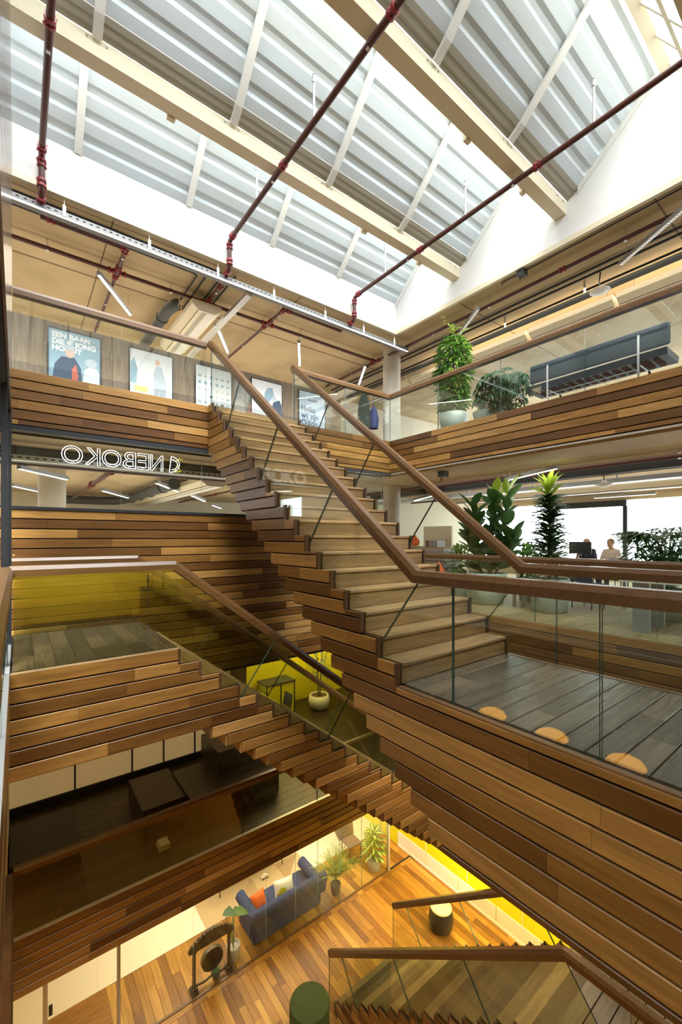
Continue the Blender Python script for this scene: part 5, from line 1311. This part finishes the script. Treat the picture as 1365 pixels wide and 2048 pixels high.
def person(label, loc, rz, hair, shirt, chin):
    r = emp('person', label, 'person', loc, rz)
    z = .46      # seat height; person faces +x
    V = [(0, 0, z + .06), (-.02, 0, z + .28), (0, 0, z + .52), (.02, 0, z + .58), (.04, 0, z + .64),                      # pelvis..neck..jaw
         (0, .17, z + .50), (.10, .22, z + .24), (.30, .15, z + .26), (0, -.17, z + .50), (.10, -.22, z + .24), (.30, -.15, z + .26),
         (.02, .09, z + .03), (.42, .11, z + .02), (.42, .11, .08), (.02, -.09, z + .03), (.42, -.11, z + .02), (.42, -.11, .08), (.55, .11, .04), (.55, -.11, .04)]
    if chin: V[9] = (.20, -.20, z + .22); V[10] = (.17, -.06, z + .54)
    Ed = [(0, 1), (1, 2), (2, 3), (3, 4), (2, 5), (5, 6), (6, 7), (2, 8), (8, 9), (9, 10), (0, 11), (11, 12), (12, 13), (0, 14), (14, 15), (15, 16), (13, 17), (16, 18)]
    Rd = [.13, .125, .12, .055, .055, .055, .045, .035, .055, .045, .035, .085, .065, .045, .085, .065, .045, .04, .04]
    skin_mesh('body', V, Ed, Rd, 'skin', r)
    T = V[:3] + [V[5], V[6], V[8], V[9], (.01, 0, z + .565)]
    skin_mesh('shirt', T, [(0, 1), (1, 2), (2, 3), (3, 4), (2, 5), (5, 6), (2, 7)], [.15, .15, .145, .075, .06, .075, .06, .075], shirt, r)
    skin_mesh('trousers', [V[0], V[11], V[12], V[13], V[14], V[15], V[16]], [(0, 1), (1, 2), (2, 3), (0, 4), (4, 5), (5, 6)], [.145, .10, .078, .058, .10, .078, .058], 'jeans', r)
    hd = MB()                                    # head with face
    n = 16; prof = [(-.115, .02), (-.105, .05), (-.08, .068), (-.03, .078), (.02, .082), (.07, .075), (.10, .052), (.118, .02)]
    vs = []
    for zz, rr in prof:
        for j in range(n):
            a = 6.283 * j / n; fx = math.cos(a); vs.append((.05 + rr * fx * 1.12 + (.012 if fx > .92 and -.04 < zz < .0 else 0) + (.02 if fx > .5 and zz < -.06 else 0), rr * math.sin(a) * .92, z + .72 + zz))
    hd.add(vs, [(i * n + j, i * n + (j + 1) % n, (i + 1) * n + (j + 1) % n, (i + 1) * n + j) for i in range(7) for j in range(n)], 0, True)
    hd.add(vs[-n:], [tuple(range(n))]); hd.local('head', 'skin', r)
    MB().extrude([(.135, -.012, z + .69), (.135, .012, z + .69), (.135, 0, z + .735)], (.025, 0, -.004)).local('nose', 'skin', r)
    for sy in (-.03, .03): MB().lathe([(.001, -.006), (.008, 0), (.001, .006)], 6, (.132, sy, z + .735), cap=False).local('eye', 'ebony', r)
    MB().box((.13, -.022, z + .655), (.139, .022, z + .661)).local('mouth', 'p_red', r)
    for sy in (-.078, .078): MB().lathe([(.001, -.03), (.012, -.01), (.014, .015), (.001, .03)], 6, (.045, sy, z + .72), cap=False).local('ear', 'skin', r)
    hh = MB(); vs = []
    for zz, rr in [(-.02, .088), (.03, .093), (.08, .084), (.11, .058), (.13, .02)]:
        for j in range(n):
            a = 6.283 * j / n; fx = math.cos(a); k = .75 if fx > .6 and zz < .05 else 1.0
            vs.append((.035 + rr * fx * 1.1 * k, rr * math.sin(a) * .98, z + .72 + zz + (.03 if fx > .6 and zz < .02 else 0)))
    hh.add(vs, [(i * n + j, i * n + (j + 1) % n, (i + 1) * n + (j + 1) % n, (i + 1) * n + j) for i in range(4) for j in range(n)], 0, True); hh.add(vs[-n:], [tuple(range(n))])
    hh.local('hair', hair, r)
    for s_, base in ((1, V[7]), (-1, V[10])):    # hands with five fingers
        hv = [Vector(base)]; up = Vector((0, 0, 1)) if (chin and s_ < 0) else Vector((1, 0, 0)); sd_ = Vector((0, 1, 0))
        k_ = MB(); k_.tube([hv[0], hv[0] + up * .07], [.03, .032], 8)
        for f_, (o_, l_) in enumerate(((-.03, .055), (-.01, .068), (.01, .064), (.028, .05))):
            q = hv[0] + up * .065 + sd_ * o_; k_.tube([q, q + up * l_ * .6, q + up * l_ * .9 + Vector((0, 0, -.012))], [.009, .008, .006], 6)
        q = hv[0] + up * .02 + sd_ * .03 * s_; k_.tube([q, q + up * .03 + sd_ * .03 * s_, q + up * .055 + sd_ * .035 * s_], [.011, .01, .008], 6)
        k_.local('hand', 'skin', r)
    return r
person('person in a dark shirt sitting with hand to chin by the window', (12.95, 5.25, L2 + .006), R(190), 'hair1', 'shirt1', True)
person('person in a pale top sitting low before the window mullion', (12.75, 4.55, L2 + .006), R(170), 'hair2', 'shirt2', False)
chair('grey office chair under the person in the dark shirt', 12.97, 5.25, L2 + .006, R(-80), 'lamp'); chair('grey office chair under the person in the pale top', 12.77, 4.55, L2 + .006, R(-100), 'lamp')
chair('dark chair behind the dracaena pot', 8.55, 3.45, L2 + .006, R(80), 'navy')
chair('dark chair at the long white work table', 10.25, 3.6, L2 + .006, R(-90), 'navy')

# orange pendant lamps of the left first-floor room (they show as reflections in the deck glass)
M['shade'] = mat('orange_lamp_shade', (.85, .38, .03), .5, emit=(1, .42, .03), es=5)
for i, y in enumerate((4.22, 3.19, 2.18)):
    r = emp('pendant_lamp', ['orange pendant lamp of the left first floor, nearest the stair', 'middle orange pendant lamp of the left first floor', 'orange pendant lamp of the left first floor, nearest the camera'][i], 'lamp', (-1.5, y, -3.1))
    MB().lathe([(.03, .12), (.10, .11), (.20, .06), (.24, 0)], 24, cap=False).local('lamp_shade', 'shade', r)
    MB().tube([(0, 0, .12), (0, 0, 1.14)], .006, 6).local('cord', 'cable', r)
    MB().lathe([(.001, -.02), (.04, .0), (.05, .05), (.001, .09)], 12, cap=False).local('bulb', 'led', r)
    d = bpy.data.lights.new('lamp_or_fill_light', 'POINT'); d.energy = 20; d.color = (1, .5, .1); d.shadow_soft_size = .12
    o = bpy.data.objects.new('lamp_or_fill_light', d); C.objects.link(o); o.location = (-1.5, y, -3.2)
struct(box('floor_first_left', (-5, -3, L1 - .02), (-.09, BE, L1), 'darkfloor'))
table('long table under the orange pendant lamps', (-2.0, 1.6), (-1.0, 4.8), L1, .74, 'yellow')

GROUPS = {'linear_lamp': 'linear lamps under the concrete ceilings', 'chilled_beam': 'chilled beams under the concrete ceilings', 'pendant_lamp': 'orange pendant lamps of the left first floor',
          'sprinkler_pipe': 'red sprinkler pipes', 'sprinkler_dropper': 'sprinkler droppers under the rooflight', 'glass_balustrade': 'glass balustrades with wooden handrails', 'conduit': 'black cable runs',
          'office_chair': 'office chairs', 'potted_shrub': 'small shrubs among the gallery planters', 'cable_tray': 'cable trays', 'ceiling_lamp': 'white dish lamps', 'cushion': 'cushions on the blue sofa', 'person': 'people at the window desk'}
for o in C.objects:
    k = o.name.split('.')[0]
    if k in GROUPS and 'category' in o: o['group'] = GROUPS[k]
